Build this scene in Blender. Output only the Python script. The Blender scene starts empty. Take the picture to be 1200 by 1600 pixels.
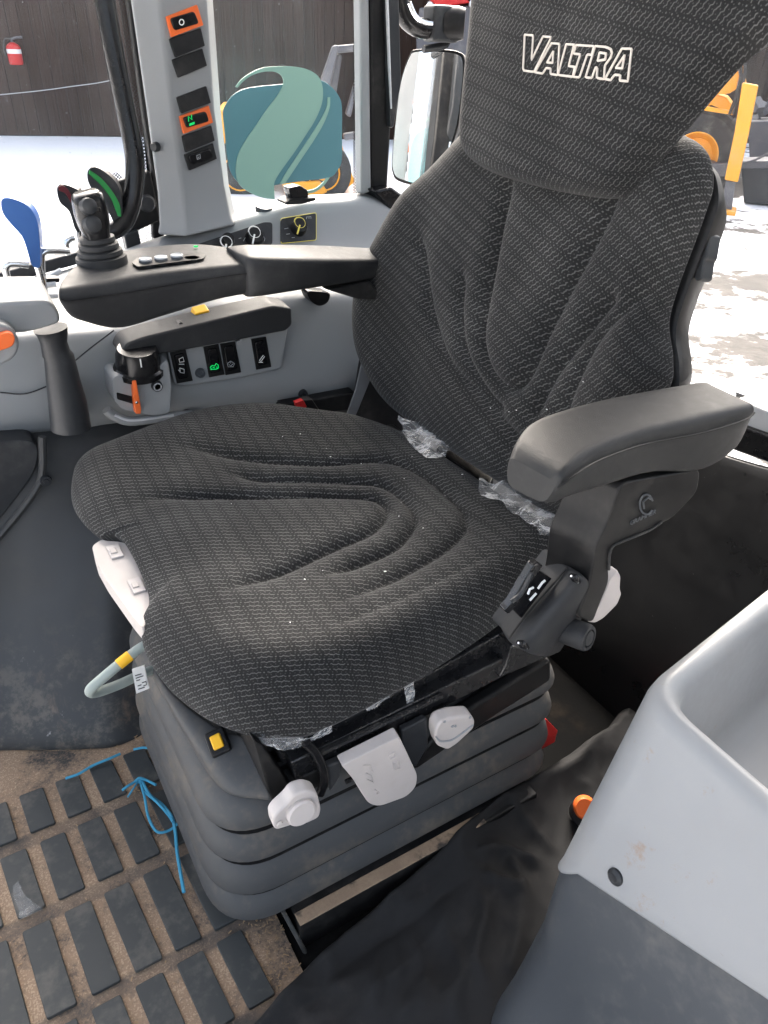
import bpy, bmesh, math, random
import numpy as np
from mathutils import Vector, Matrix, noise as mnoise
random.seed(7); rng = np.random.default_rng(7)
S = bpy.context.scene
COL = S.collection
# ------------------------------------------------------------------ camera
FPX = 1150.0; CAMH = 1.02
def _basis():
    y = np.array([-230-600, 20-800, FPX]); y /= np.linalg.norm(y)
    x = np.array([2850-600, 150-800, FPX]); x -= y*(x@y); x /= np.linalg.norm(x)
    return np.array([x, y, np.cross(x, y)])
RB = _basis(); CO = np.array([0, 0, CAMH])
cam = bpy.data.cameras.new('camera'); camo = bpy.data.objects.new('camera', cam); COL.objects.link(camo)
cam.sensor_width = 36; cam.sensor_fit = 'AUTO'; cam.lens = FPX/1600*36; cam.clip_start = .02; cam.clip_end = 600
_r, _u, _f = RB[:, 0], -RB[:, 1], RB[:, 2]
camo.matrix_world = Matrix(((_r[0], _u[0], -_f[0], 0), (_r[1], _u[1], -_f[1], 0), (_r[2], _u[2], -_f[2], CAMH), (0, 0, 0, 1)))
S.camera = camo
# ------------------------------------------------------------------ sky, sun, exposure
SUN_EL, SUN_AZ = 33, 30
w = bpy.data.worlds.new('World'); S.world = w; w.use_nodes = True
nt = w.node_tree; nt.nodes.clear()
sky = nt.nodes.new('ShaderNodeTexSky'); sky.sky_type = 'NISHITA'; sky.sun_disc = False
sky.sun_elevation = math.radians(SUN_EL); sky.sun_rotation = math.radians(SUN_AZ); sky.air_density = 1.0; sky.dust_density = 9.0; sky.ozone_density = 0.3
bg = nt.nodes.new('ShaderNodeBackground'); bg.inputs['Strength'].default_value = .15
ow = nt.nodes.new('ShaderNodeOutputWorld'); hs_ = nt.nodes.new('ShaderNodeHueSaturation'); hs_.inputs['Saturation'].default_value = .6   # overcast: nearly colourless
nt.links.new(sky.outputs[0], hs_.inputs['Color']); nt.links.new(hs_.outputs[0], bg.inputs[0]); nt.links.new(bg.outputs[0], ow.inputs[0])
sl = bpy.data.lights.new('sun', 'SUN'); sl.energy = .7; sl.angle = math.radians(35); sl.color = (1, .975, .945)
so = bpy.data.objects.new('sun', sl); COL.objects.link(so)
_a, _e = math.radians(SUN_AZ), math.radians(SUN_EL)
sd = Vector((math.sin(_a)*math.cos(_e), math.cos(_a)*math.cos(_e), math.sin(_e)))   # towards the sun
so.rotation_euler = sd.to_track_quat('Z', 'Y').to_euler()
S.view_settings.view_transform = 'Standard'; S.view_settings.look = 'None'; S.view_settings.gamma = 1
S.view_settings.use_curve_mapping = False
S.view_settings.exposure = 2.6
S.cycles.use_denoising = True
S.cycles.max_bounces = 6; S.cycles.diffuse_bounces = 4; S.cycles.glossy_bounces = 3; S.cycles.transparent_max_bounces = 8
S.cycles.caustics_reflective = False; S.cycles.caustics_refractive = False; S.cycles.sample_clamp_indirect = 6

# ------------------------------------------------------------------ placing: a sight line meets a plane of the cab
def ray(px, py):
    d = RB@np.array([px-600, py-800, FPX]); return d/np.linalg.norm(d)
def onax(px, py, ax, v):
    d = ray(px, py); return CO+d*((v-CO[ax])/d[ax])
def onx(px, py, v): return onax(px, py, 0, v)
def ony(px, py, v): return onax(px, py, 1, v)
def onz(px, py, v): return onax(px, py, 2, v)
def onpl(px, py, p0, n):
    d = ray(px, py); p0 = np.array(p0, float); n = np.array(n, float)
    return CO+d*(((p0-CO)@n)/(d@n))
def zm(x0, y0, s, pts): return [(x0+a*s, y0+b*s) for a, b in pts]

# ------------------------------------------------------------------ materials
class E_:
    """a socket with arithmetic"""
    def __init__(s, t, k): s.t, s.k = t, k
    def op(s, o, name, rev=False, o2=None):
        n = s.t.nodes.new('ShaderNodeMath'); n.operation = name
        a, b = (o, s) if rev else (s, o)
        for i, v in enumerate((a, b, o2)):
            if v is None: continue
            if isinstance(v, E_): s.t.links.new(v.k, n.inputs[i])
            else: n.inputs[i].default_value = v
        return E_(s.t, n.outputs[0])
    def __add__(s, o): return s.op(o, 'ADD')
    def __radd__(s, o): return s.op(o, 'ADD')
    def __sub__(s, o): return s.op(o, 'SUBTRACT')
    def __rsub__(s, o): return s.op(o, 'SUBTRACT', True)
    def __mul__(s, o): return s.op(o, 'MULTIPLY')
    def __rmul__(s, o): return s.op(o, 'MULTIPLY')
    def __truediv__(s, o): return s.op(o, 'DIVIDE')
    def fr(s): return s.op(0, 'FRACT')
    def fl(s): return s.op(0, 'FLOOR')
    def ab(s): return s.op(0, 'ABSOLUTE')
    def sin(s): return s.op(0, 'SINE')
    def sq(s): return s.op(0, 'SQRT')
    def mx(s, o): return s.op(o, 'MAXIMUM')
    def mn(s, o): return s.op(o, 'MINIMUM')
    def lt(s, o): return s.op(o, 'LESS_THAN')
    def gt(s, o): return s.op(o, 'GREATER_THAN')
    def ramp(s, a, b, lo=0, hi=1):
        n = s.t.nodes.new('ShaderNodeMapRange'); n.interpolation_type = 'SMOOTHSTEP'
        n.inputs[1].default_value = a; n.inputs[2].default_value = b; n.inputs[3].default_value = lo; n.inputs[4].default_value = hi
        s.t.links.new(s.k, n.inputs[0]); return E_(s.t, n.outputs[0])
class Mat:
    def __init__(m, name, col=(.5, .5, .5), rough=.5, metal=0, spec=.5):
        m.m = bpy.data.materials.new(name); m.m.use_nodes = True; m.t = m.m.node_tree
        m.b = m.t.nodes['Principled BSDF']; m.out = m.t.nodes['Material Output']
        m.b.inputs['Base Color'].default_value = (*col, 1); m.b.inputs['Roughness'].default_value = rough
        m.b.inputs['Metallic'].default_value = metal; m.b.inputs['Specular IOR Level'].default_value = spec
        m.col = col; m.csock = None; m._h = None; m._pos = None
    def pos(m):
        if m._pos is None: m._pos = m.t.nodes.new('ShaderNodeNewGeometry').outputs['Position']
        return m._pos
    def xyz(m):
        n = m.t.nodes.new('ShaderNodeSeparateXYZ'); m.t.links.new(m.pos(), n.inputs[0])
        return [E_(m.t, n.outputs[i]) for i in range(3)]
    def uv(m):
        u = m.t.nodes.new('ShaderNodeUVMap'); n = m.t.nodes.new('ShaderNodeSeparateXYZ'); m.t.links.new(u.outputs[0], n.inputs[0])
        return [E_(m.t, n.outputs[i]) for i in range(2)]
    def noise(m, scale, detail=4, rough=.55, stretch=None, dist=0):
        n = m.t.nodes.new('ShaderNodeTexNoise'); n.inputs['Scale'].default_value = scale; n.inputs['Detail'].default_value = detail
        n.inputs['Roughness'].default_value = rough; n.inputs['Distortion'].default_value = dist
        if stretch:
            mp = m.t.nodes.new('ShaderNodeMapping'); mp.inputs['Scale'].default_value = stretch[:3]
            if len(stretch) > 3: mp.inputs['Rotation'].default_value = (0, 0, stretch[3])
            m.t.links.new(m.pos(), mp.inputs[0]); m.t.links.new(mp.outputs[0], n.inputs['Vector'])
        else: m.t.links.new(m.pos(), n.inputs['Vector'])
        return E_(m.t, n.outputs['Fac'])
    def mix(m, fac, col):
        """lay colour col over what is there by fac"""
        n = m.t.nodes.new('ShaderNodeMix'); n.data_type = 'RGBA'
        if isinstance(fac, E_): m.t.links.new(fac.k, n.inputs[0])
        else: n.inputs[0].default_value = fac
        if m.csock is None: n.inputs[6].default_value = (*m.col, 1)
        else: m.t.links.new(m.csock, n.inputs[6])
        n.inputs[7].default_value = (*col, 1); m.csock = n.outputs[2]
        m.t.links.new(m.csock, m.b.inputs['Base Color']); return m
    def rough(m, e): m.t.links.new(e.k, m.b.inputs['Roughness']); return m
    def bump(m, e, strength=.2, dist=.001):
        n = m.t.nodes.new('ShaderNodeBump'); n.inputs['Strength'].default_value = strength; n.inputs['Distance'].default_value = dist
        m.t.links.new(e.k, n.inputs['Height'])
        if m._h is not None: m.t.links.new(m._h, n.inputs['Normal'])
        m._h = n.outputs[0]; m.t.links.new(m._h, m.b.inputs['Normal']); return m
    def emit(m, col, s):
        m.b.inputs['Emission Color'].default_value = (*col, 1); m.b.inputs['Emission Strength'].default_value = s; return m
    def alpha(m, e, col=None):
        """see-through where e is 0"""
        tr = m.t.nodes.new('ShaderNodeBsdfTransparent'); mx = m.t.nodes.new('ShaderNodeMixShader')
        m.t.links.new(e.k, mx.inputs[0]); m.t.links.new(tr.outputs[0], mx.inputs[1]); m.t.links.new(m.b.outputs[0], mx.inputs[2])
        m.t.links.new(mx.outputs[0], m.out.inputs[0]); return m
MT = {}
def plastic(key, col, rough=.5, grain=1400, gs=.12, dust=.25, dcol=(.34, .32, .29), spec=.28, dscale=6, dr=(.45, .8)):
    m = Mat(key, col, rough, 0, spec)
    a = m.noise(dscale, 6, .65); b = m.noise(90, 3)
    if dust: m.mix((a*.75+b*.25).ramp(dr[0], dr[1], 0, dust), dcol)
    m.rough((a*.7+b*.3).ramp(.3, .75, max(.08, rough-(.1 if rough > .3 else .03)), min(.95, rough+(.14 if rough > .3 else .05))))
    m.bump(m.noise(grain, 2), gs, .0006)
    MT[key] = m.m; return m
plastic('grey_plastic', (.235, .243, .248), .48, dust=.16, dcol=(.3, .28, .25))
m = plastic('bin_plastic', (.25, .258, .267), .42, grain=800, gs=.16, dust=.10, dcol=(.30, .24, .18), dscale=9)
m.mix(m.noise(17, 6, .75).ramp(.61, .72, 0, .55), (.24, .14, .08)); m.mix(m.noise(55, 4, .8, (1, .4, 3)).ramp(.68, .75, 0, .35), (.18, .15, .13))
plastic('dark_plastic', (.022, .024, .027), .42, dust=.14)
plastic('black_plastic', (.0085, .0085, .009), .42, dust=.10, spec=.2)
plastic('soft_black', (.020, .021, .023), .58, grain=1800, gs=.25, dust=.10)
plastic('armrest_black', (.019, .0195, .020), .56, grain=1500, gs=.5, dust=.14)
plastic('gloss_black', (.007, .007, .008), .2, dust=.05, gs=.02)
plastic('rubber_grey', (.058, .060, .062), .58, dust=.6, dcol=(.15, .128, .102), dscale=10, dr=(.47, .68))
plastic('tile_rubber', (.036, .040, .041), .55, dust=.6, dcol=(.13, .12, .105), dscale=14, dr=(.46, .66))
plastic('crease_shade_black', (.006, .006, .0065), .8, dust=.1, spec=.1)  # near-black colour imitating shade in the bellows creases
plastic('base_grey', (.060, .066, .074), .5, dust=.45, dcol=(.16, .155, .145), dscale=7, dr=(.46, .68))
plastic('white_plastic', (.50, .46, .44), .5, dust=.3, dcol=(.42, .37, .32), dscale=30)
plastic('tray_plastic', (.47, .43, .405), .5, dust=.3, dcol=(.45, .40, .35), dscale=25)
plastic('orange_plastic', (.72, .13, .025), .42, dust=.1)
plastic('yellow_plastic', (.80, .43, .02), .42, dust=.1)
plastic('red_plastic', (.50, .02, .02), .4, dust=.1)
plastic('blue_plastic', (.05, .13, .36), .42, dust=.05)
plastic('green_plastic', (.02, .22, .05), .42, dust=.05)
plastic('maroon_plastic', (.10, .015, .02), .42, dust=.05)
plastic('machine_yellow', (.76, .33, .02), .45, dust=.3, dscale=2, grain=60, gs=.05)
plastic('machine_grey', (.10, .10, .11), .5, dust=.4, dscale=3, grain=60, gs=.05)
plastic('tyre', (.03, .03, .03), .75, dust=.45, dscale=4, dcol=(.3, .28, .26), grain=60, gs=.1)
plastic('hose_grey', (.27, .31, .29), .5, dust=.3, dscale=40)
plastic('teal', (.10, .235, .265), .4, dust=0, gs=.02)
plastic('sage', (.25, .42, .35), .4, dust=0, gs=.02)
plastic('label_white', (.75, .75, .73), .6, dust=.15)
plastic('symbol_white', (.70, .70, .68), .5, dust=0)
plastic('symbol_grey', (.28, .29, .30), .5, dust=0)
plastic('symbol_yellow', (.65, .55, .10), .5, dust=0)
plastic('stitch', (.60, .55, .49), .85, grain=900, gs=.6, dust=.1, dcol=(.3, .27, .24), dscale=60)
plastic('string_blue', (.05, .27, .42), .8, grain=700, gs=.6, dust=.2)
plastic('belt', (.14, .145, .15), .8, grain=900, gs=.5, dust=.2)
plastic('sill_grey', (.5, .51, .52), .4, dust=.1)
plastic('wood', (.30, .20, .11), .8, dust=.3, dscale=30, grain=300, gs=.4)
plastic('roof_lining', (.32, .33, .34), .8, dust=.1)
m = Mat('chrome', (.62, .63, .64), .16, 1.0); m.rough(m.noise(60, 3).ramp(.3, .7, .1, .3)); MT['chrome'] = m.m
m = Mat('steel_black', (.012, .012, .013), .24, .0, .6); a = m.noise(35, 5, .6); m.rough(a.ramp(.35, .7, .14, .42)); m.mix(m.noise(160, 4, .7).ramp(.62, .75, 0, .25), (.2, .19, .18)); MT['steel_black'] = m.m
m = Mat('led_green', (.0, .3, .08), .3).emit((.0, .55, .10), .22); MT['led_green'] = m.m
m = Mat('mirror', (.86, .88, .89), .03, 1.0); m.rough(m.noise(30, 5, .7).ramp(.5, .8, .02, .12)); MT['mirror'] = m.m
m = Mat('dark_glass', (.012, .013, .016), .12); MT['dark_glass'] = m.m
m = Mat('lamp_glass', (.7, .72, .72), .2); MT['lamp_glass'] = m.m

def fabric(key, base, thread, pitch=.0070):
    m = Mat(key, base, .93, 0, .15)
    u, v = m.uv()
    wob = m.noise(25, 2)*.0022
    v = v+wob; u = u+wob*.7
    r = v/pitch; k = r.fl(); f = r.fr()-.5
    nb = m.noise(900, 2)
    wave = (u*(2*math.pi/.0080)+k*1.3).sin()*.085 + (u*(2*math.pi/.0040)).sin()*.045
    line = (f-wave).ab().ramp(.04, .16, 1, 0)
    g = (u/.0240+k*.15).fr()
    grp = g.ramp(.70, .76, 1, 0)*g.ramp(.0, .05)
    dot = ((g-.87).ab()*.0240).op(.0011, 'DIVIDE').op(2, 'POWER')+((f.ab())*pitch).op(.0011, 'DIVIDE').op(2, 'POWER')
    dot = dot.ramp(.4, 1.2, 1, 0)
    du = ((u/.0052).fr()-.5)*.0052; dv = (f.ab()-.5)*pitch
    d2 = ((du*du+dv*dv).sq()).ramp(.0004, .0010, .5, 0)
    mask = (line*grp).mx(dot).mx(d2)*nb.ramp(.25, .55, .35, 1)
    wear = m.noise(9, 4).ramp(.4, .75, 0, 1)
    m.mix(mask*(wear*.35+.65), thread)
    m.mix(nb.ramp(.5, .8, 0, .22), (.06, .06, .06))
    m.mix(wear*.05, (.2, .2, .19))
    m.b.inputs['Sheen Weight'].default_value = .08; m.b.inputs['Sheen Roughness'].default_value = .5
    m.bump(mask, .35, .0006); m.bump(nb, .5, .0004)
    MT[key] = m.m
fabric('seat_fabric', (.0105, .0105, .0107), (.118, .118, .115))
# dusty mat base: dark rubber with tan sawdust in the channels
m = Mat('mat_dusty', (.035, .036, .036), .85)
a = m.noise(5.5, 6, .7, dist=.6); b = m.noise(260, 4, .8); x, y, z = m.xyz()
gap = None
for gy in (.807, .682, .539, .424, .29):
    e_ = (y-gy).ab().ramp(.008, .016, 1, 0); gap = e_ if gap is None else gap.mx(e_)
keep = 1-gap*m.noise(9, 4).ramp(.35, .6, .9, .35)
m.mix((a*.8+b*.3).ramp(.40, .56, 0, 1)*keep, (.255, .175, .115)); m.mix((m.noise(420, 2)*.6+a*.5).ramp(.56, .68, 0, .75)*keep, (.42, .31, .21)); m.mix(m.noise(60, 5, .7).ramp(.55, .7, 0, .55), (.09, .07, .055))
m.bump(b, .6, .002); MT['mat_dusty'] = m.m
m = Mat('sawdust_top', (.28, .20, .135), .9); b = m.noise(300, 4, .8)
m.mix(m.noise(40, 5, .7).ramp(.45, .7, 0, .8), (.34, .25, .165)); m.mix(m.noise(14, 5, .7).ramp(.52, .66, 0, .9), (.03, .028, .026)); m.bump(b, .7, .002); MT['sawdust_top'] = m.m
m = Mat('cab_floor', (.007, .007, .007), .9, 0, .05); m.mix(m.noise(12, 6, .7).ramp(.5, .75, 0, .6), (.03, .024, .018)); m.bump(m.noise(200, 3), .3, .001); MT['cab_floor'] = m.m
# dirty moulded wheel-arch panel
m = Mat('arch_panel', (.033, .0345, .036), .5, 0, .35); x, y, z = m.xyz()
a = m.noise(7, 7, .7); b = m.noise(28, 5, .75)
m.mix(a.ramp(.42, .75, 0, .3), (.085, .083, .078))
low = z.ramp(.02, .22, 1, 0)
m.mix(low*b.ramp(.46, .66, 0, .7), (.13, .115, .095)); m.mix(low*m.noise(11, 6, .7, dist=.5).ramp(.55, .72, 0, .8), (.17, .12, .085)); m.mix(low*m.noise(16, 6, .8, (1, 1, .35)).ramp(.63, .7, 0, .8), (.42, .41, .39))
m.rough(a.ramp(.3, .7, .4, .65)); m.bump(m.noise(1500, 2), .15, .0006); MT['arch_panel'] = m.m
# rear panel, glossy black, scratched
m = Mat('rear_panel', (.006, .0063, .007), .3, 0, .3); a = m.noise(4, 6, .7)
m.mix(m.noise(22, 6, .8, (1, 6, .6)).ramp(.68, .74, 0, .35), (.16, .17, .18)); m.mix(m.noise(150, 3, .7).ramp(.72, .78, 0, .5), (.3, .3, .3)); m.rough(a.ramp(.3, .7, .22, .5)); MT['rear_panel'] = m.m
# black tarpaulin
m = Mat('cloth_black', (.016, .016, .0165), .8, 0, .22); x, y, z = m.xyz()
a = m.noise(9, 6, .7); m.mix(a.ramp(.52, .75, 0, .3), (.075, .066, .057)); m.bump((x*5200).sin()*.5+(y*5200).sin()*.5, .10, .0003); m.bump(m.noise(60, 4), .3, .002); MT['cloth_black'] = m.m
# torn clear film
m = Mat('film', (.80, .81, .82), .10, 0, .9); lw = m.t.nodes.new('ShaderNodeLayerWeight'); lw.inputs['Blend'].default_value = .45
n1 = m.noise(45, 4, .6); m.bump(n1, .8, .008); m.t.links.new(m._h, lw.inputs['Normal'])
m.alpha((E_(m.t, lw.outputs['Facing']).ramp(.15, .85, .10, .85)*n1.ramp(.3, .6, .5, 1))); MT['film'] = m.m
m = Mat('acrylic', (.9, .9, .9), .08, 0, .6); m.alpha(m.noise(20, 2).ramp(0, 1, .10, .2)); MT['acrylic'] = m.m
# window glass: clear, a little dust and scratches
m = Mat('window_glass', (.75, .76, .77), .08, 0, .5)
a = m.noise(3, 6, .7); sp = m.noise(120, 4, .75).ramp(.685, .74, 0, .5); st = m.noise(26, 5, .8, (1, 1, .12)).ramp(.6, .8, 0, .16)
m.alpha(a.ramp(.3, .8, .018, .06).mx(sp).mx(st)); MT['window_glass'] = m.m
# printed dot border on glass
m = Mat('dot_border', (.012, .012, .012), .4); x, y, z = m.xyz()
p_ = .0058; u_ = (x+y*.0)/p_; v_ = z/(p_*.5); k_ = v_.fl()
dx = ((u_+k_*.5).fr()-.5).ab(); dz = (v_.fr()-.5).ab()*.5
m.alpha((dx*dx+dz*dz).sq().ramp(.26, .30, 0, .97)); MT['dot_border'] = m.m
# outside
m = Mat('ground', (.88, .885, .89), .8); x, y, z = m.xyz()
a = m.noise(.55, 7, .62, dist=.4); b = m.noise(3.5, 6, .7)
mud = ((a*.75+b*.25)+(x-y*1.15)*.016).ramp(.53, .58, 0, 1)
m.mix(mud, (.055, .047, .04)); m.mix(mud*b.ramp(.45, .6, 0, .8), (.028, .024, .02)); m.bump(b, .6, .05); MT['ground'] = m.m
m = Mat('wall_plank', (.046, .030, .0235), .9, 0, .06); oi = E_(m.t, m.t.nodes.new('ShaderNodeObjectInfo').outputs['Random'])
m.mix(oi.ramp(0, 1, 0, .6), (.024, .0165, .0135)); m.mix(m.noise(1.6, 7, .75, (5, 5, .2)).ramp(.42, .75, 0, .6), (.06, .044, .037)); m.mix(m.noise(3, 7, .8, (2.5, 2.5, .5)).ramp(.62, .74, 0, .6), (.22, .21, .21)); m.bump(m.noise(3, 4, .6, (8, 8, .3)), .4, .02); MT['wall_plank'] = m.m
m = Mat('yard_wall', (.03, .024, .022), .85)
m.mix(m.noise(1.6, 7, .75, (3.5, 3.5, .25)).ramp(.4, .75, 0, .75), (.032, .028, .027)); m.mix(m.noise(.8, 6, .7).ramp(.5, .8, 0, .5), (.12, .10, .095)); m.mix(m.noise(3, 7, .8, (2.2, 2.2, .5)).ramp(.66, .74, 0, .5), (.26, .25, .25)); m.bump(m.noise(2, 4, .6, (6, 6, .3)), .4, .03); MT['yard_wall'] = m.m

# ------------------------------------------------------------------ mesh helpers
WL = {}
def tag(o, label=None, cat=None, group=None, kind=None):
    if label: o['label'] = label
    if cat: o['category'] = cat
    if group: o['group'] = group
    if kind: o['kind'] = kind
    return o
def link(o, c, parent):
    c = np.array(c, float); COL.objects.link(o); WL[o.name] = c
    if parent is not None:
        o.parent = parent; o.location = Vector(c-WL[parent.name])
    else: o.location = Vector(c)
    return o
def empty(name, loc, label, cat, group=None):
    o = bpy.data.objects.new(name, None); o.empty_display_size = .05
    link(o, loc, None); return tag(o, label, cat, group)
def mk(name, V, F, mat, parent=None, smooth=True, bevel=0, sharp=38, uv=None, sub=0, segs=2, kind=None, solid=0):
    V = np.array(V, float); c = (V.min(0)+V.max(0))/2
    me = bpy.data.meshes.new(name); me.from_pydata((V-c).tolist(), [], [list(map(int, f)) for f in F]); me.update()
    bm = bmesh.new(); bm.from_mesh(me)
    if uv is None: bmesh.ops.remove_doubles(bm, verts=bm.verts, dist=1e-6)
    bmesh.ops.recalc_face_normals(bm, faces=bm.faces); bm.to_mesh(me); bm.free()
    if uv is not None:
        l = me.uv_layers.new(name='UVMap'); idx = np.zeros(len(me.loops), int); me.loops.foreach_get('vertex_index', idx)
        l.data.foreach_set('uv', np.array(uv, float)[idx].ravel())
    me.materials.append(MT[mat])
    if smooth:
        me.polygons.foreach_set('use_smooth', [True]*len(me.polygons))
        if not sub: me.set_sharp_from_angle(angle=math.radians(sharp))
    o = bpy.data.objects.new(name, me); link(o, c, parent)
    if solid:
        s = o.modifiers.new('s', 'SOLIDIFY'); s.thickness = solid; s.offset = -1
    if bevel:
        b = o.modifiers.new('b', 'BEVEL'); b.width = bevel; b.segments = segs; b.limit_method = 'ANGLE'; b.angle_limit = math.radians(30); b.harden_normals = True
        me.polygons.foreach_set('use_smooth', [True]*len(me.polygons))
    if sub:
        s = o.modifiers.new('u', 'SUBSURF'); s.levels = s.render_levels = sub
    if kind: o['kind'] = kind
    return o
def cr(P, n, closed=False):
    P = np.array(P, float); m = len(P)
    if closed: Q = np.vstack([P[-1], P, P[0], P[1]]); segs = m
    else: Q = np.vstack([2*P[0]-P[1], P, 2*P[-1]-P[-2]]); segs = m-1
    t = np.linspace(0, segs, n, endpoint=not closed); i = np.minimum(t.astype(int), segs-1); f = (t-i)[:, None]
    a, b, c, d = Q[i], Q[i+1], Q[i+2], Q[i+3]
    return .5*((2*b)+(c-a)*f+(2*a-5*b+4*c-d)*f**2+(3*b-a-3*c+d)*f**3)
def lin(P, n):
    P = np.array(P, float); L = np.r_[0, np.cumsum(np.linalg.norm(np.diff(P, axis=0), axis=1))]; t = np.linspace(0, L[-1], n)
    return np.stack([np.interp(t, L, P[:, k]) for k in range(P.shape[1])], 1)
def loftVF(rings, closed=True, cap=True):
    n = len(rings[0]); V = np.vstack(rings); F = []
    for j in range(len(rings)-1):
        for i in range(n if closed else n-1):
            k = (i+1) % n; F.append((j*n+i, j*n+k, (j+1)*n+k, (j+1)*n+i))
    if cap and closed:
        F.append(tuple(range(n))[::-1]); F.append(tuple(range((len(rings)-1)*n, len(rings)*n)))
    return V, F
def loft(name, rings, mat, parent=None, closed=True, cap=True, **k):
    V, F = loftVF(rings, closed, cap); return mk(name, V, F, mat, parent, **k)
def tubeVF(P, r, n=10):
    P = np.array(P, float); m = len(P); r = np.broadcast_to(np.array(r, float), (m,))
    T = np.gradient(P, axis=0); T /= np.linalg.norm(T, axis=1)[:, None]
    a = np.array([0, 0, 1.]) if abs(T[0][2]) < .9 else np.array([1., 0, 0])
    u = np.cross(T[0], a); u /= np.linalg.norm(u); rings = []
    for i in range(m):
        u = u-T[i]*(u@T[i]); u /= np.linalg.norm(u); v = np.cross(T[i], u)
        an = np.linspace(0, 2*math.pi, n, endpoint=False)
        rings.append(P[i]+r[i]*(np.cos(an)[:, None]*u+np.sin(an)[:, None]*v))
    return loftVF(rings)
def tube(name, P, r, mat, parent=None, n=10, smoothn=0, **k):
    if smoothn: P = cr(P, smoothn)
    if np.ndim(r) and smoothn: r = np.interp(np.linspace(0, 1, smoothn), np.linspace(0, 1, len(r)), r)
    V, F = tubeVF(P, r, n); return mk(name, V, F, mat, parent, **k)
def join(parts):
    V = []; F = []; o = 0
    for v, f in parts:
        V.append(v); F += [tuple(i+o for i in q) for q in f]; o += len(v)
    return np.vstack(V), F
def prismVF(P, d):
    P = np.array(P, float); d = np.array(d, float); n = len(P)
    return np.vstack([P, P+d]), [tuple(range(n))[::-1], tuple(range(n, 2*n))]+[(i, (i+1) % n, n+(i+1) % n, n+i) for i in range(n)]
def prism(name, P, d, mat, parent=None, **k):
    V, F = prismVF(P, d); k.setdefault('bevel', .002); return mk(name, V, F, mat, parent, **k)
def boxVF(c, s, R=None):
    V = np.array([[a, b, e] for a in (-.5, .5) for b in (-.5, .5) for e in (-.5, .5)])*np.array(s)
    if R is not None: V = V@np.array(R).T
    return V+np.array(c), [(0, 1, 3, 2), (4, 6, 7, 5), (0, 4, 5, 1), (2, 3, 7, 6), (0, 2, 6, 4), (1, 5, 7, 3)]
def box(name, c, s, mat, parent=None, R=None, bevel=.002, **k):
    V, F = boxVF(c, s, R); return mk(name, V, F, mat, parent, bevel=bevel, **k)
def frame(axis, up=(0, 0, 1)):
    a = np.array(axis, float); a /= np.linalg.norm(a); u = np.array(up, float)
    if abs(a@u) > .98: u = np.array([1., 0, 0])
    x = np.cross(u, a); x /= np.linalg.norm(x); return np.stack([x, np.cross(a, x), a], 1)
def latheVF(c, axis, prof, n=24, up=(0, 0, 1), cap=True):
    R = frame(axis, up); an = np.linspace(0, 2*math.pi, n, endpoint=False); rings = []
    for r, h in prof:
        r = max(r, 1e-5); rings.append(np.array(c)+(np.stack([r*np.cos(an), r*np.sin(an), np.full(n, h)], 1)@R.T))
    return loftVF(rings, True, cap)
def lathe(name, c, axis, prof, mat, parent=None, n=24, cap=True, **k):
    V, F = latheVF(c, axis, prof, n, cap=cap); return mk(name, V, F, mat, parent, **k)
def rpoly(C, r, n=6):
    """round the corners of a closed polygon (any dimension)"""
    C = [np.array(c, float) for c in C]; out = []; m = len(C); r = np.broadcast_to(np.array(r, float), (m,))
    for i in range(m):
        a, b, c = C[i-1], C[i], C[(i+1) % m]; u = (a-b); w_ = (c-b); lu, lw = np.linalg.norm(u), np.linalg.norm(w_)
        q = min(r[i], lu*.49, lw*.49); p0 = b+u/lu*q; p1 = b+w_/lw*q
        for t in np.linspace(0, 1, n+1): out.append((1-t)**2*p0+2*t*(1-t)*b+t*t*p1)
    return np.array(out)
def gridVF(G):
    G = np.array(G, float); a, b = G.shape[:2]
    return G.reshape(-1, 3), [(i*b+j, i*b+j+1, (i+1)*b+j+1, (i+1)*b+j) for i in range(a-1) for j in range(b-1)]
def pxrow(pts, n, depth, ax=1, smooth=True):
    """a row of points: pixels, each on plane ax=depth"""
    depth = np.broadcast_to(np.array(depth, float), (len(pts),))
    P = np.array([onax(p[0], p[1], ax, d) for p, d in zip(pts, depth)])
    return cr(P, n) if smooth else lin(P, n)
def symbol(name, polys, place, mat, parent, r=.0006):
    """thin raised line drawing; place maps 2D to 3D"""
    parts = [tubeVF(np.array([place(*q) for q in p]), r, 5) for p in polys]
    V, F = join(parts); return mk(name, V, F, mat, parent)

# ================================================================== SETTING
def quad(name, x0, x1, y0, y1, z, mat, n=1):
    V = [[x0+(x1-x0)*i/n, y0+(y1-y0)*j/n, z] for i in range(n+1) for j in range(n+1)]
    F = [(i*(n+1)+j, (i+1)*(n+1)+j, (i+1)*(n+1)+j+1, i*(n+1)+j+1) for i in range(n) for j in range(n)]
    return mk(name, V, F, mat, smooth=False)
tag(quad('ground', -300, 300, -300, 300, -1.2, 'ground'), kind='structure')
tag(box('cab_floor', (.25, .55, -.033), (1.6, 1.5, .06), 'cab_floor', bevel=0), kind='structure')
tag(box('cab_roof', (.30, .62, 1.78), (2.0, 1.95, .08), 'roof_lining', bevel=.02), kind='structure')  # out of view; overhang extended on the near side to cut door light

tag(box('light_block_panel', (.86, -.24, .80), (.66, .04, 1.88), 'roof_lining', bevel=.01), kind='structure')  # unseen panel, added to cut light from behind the camera
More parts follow.
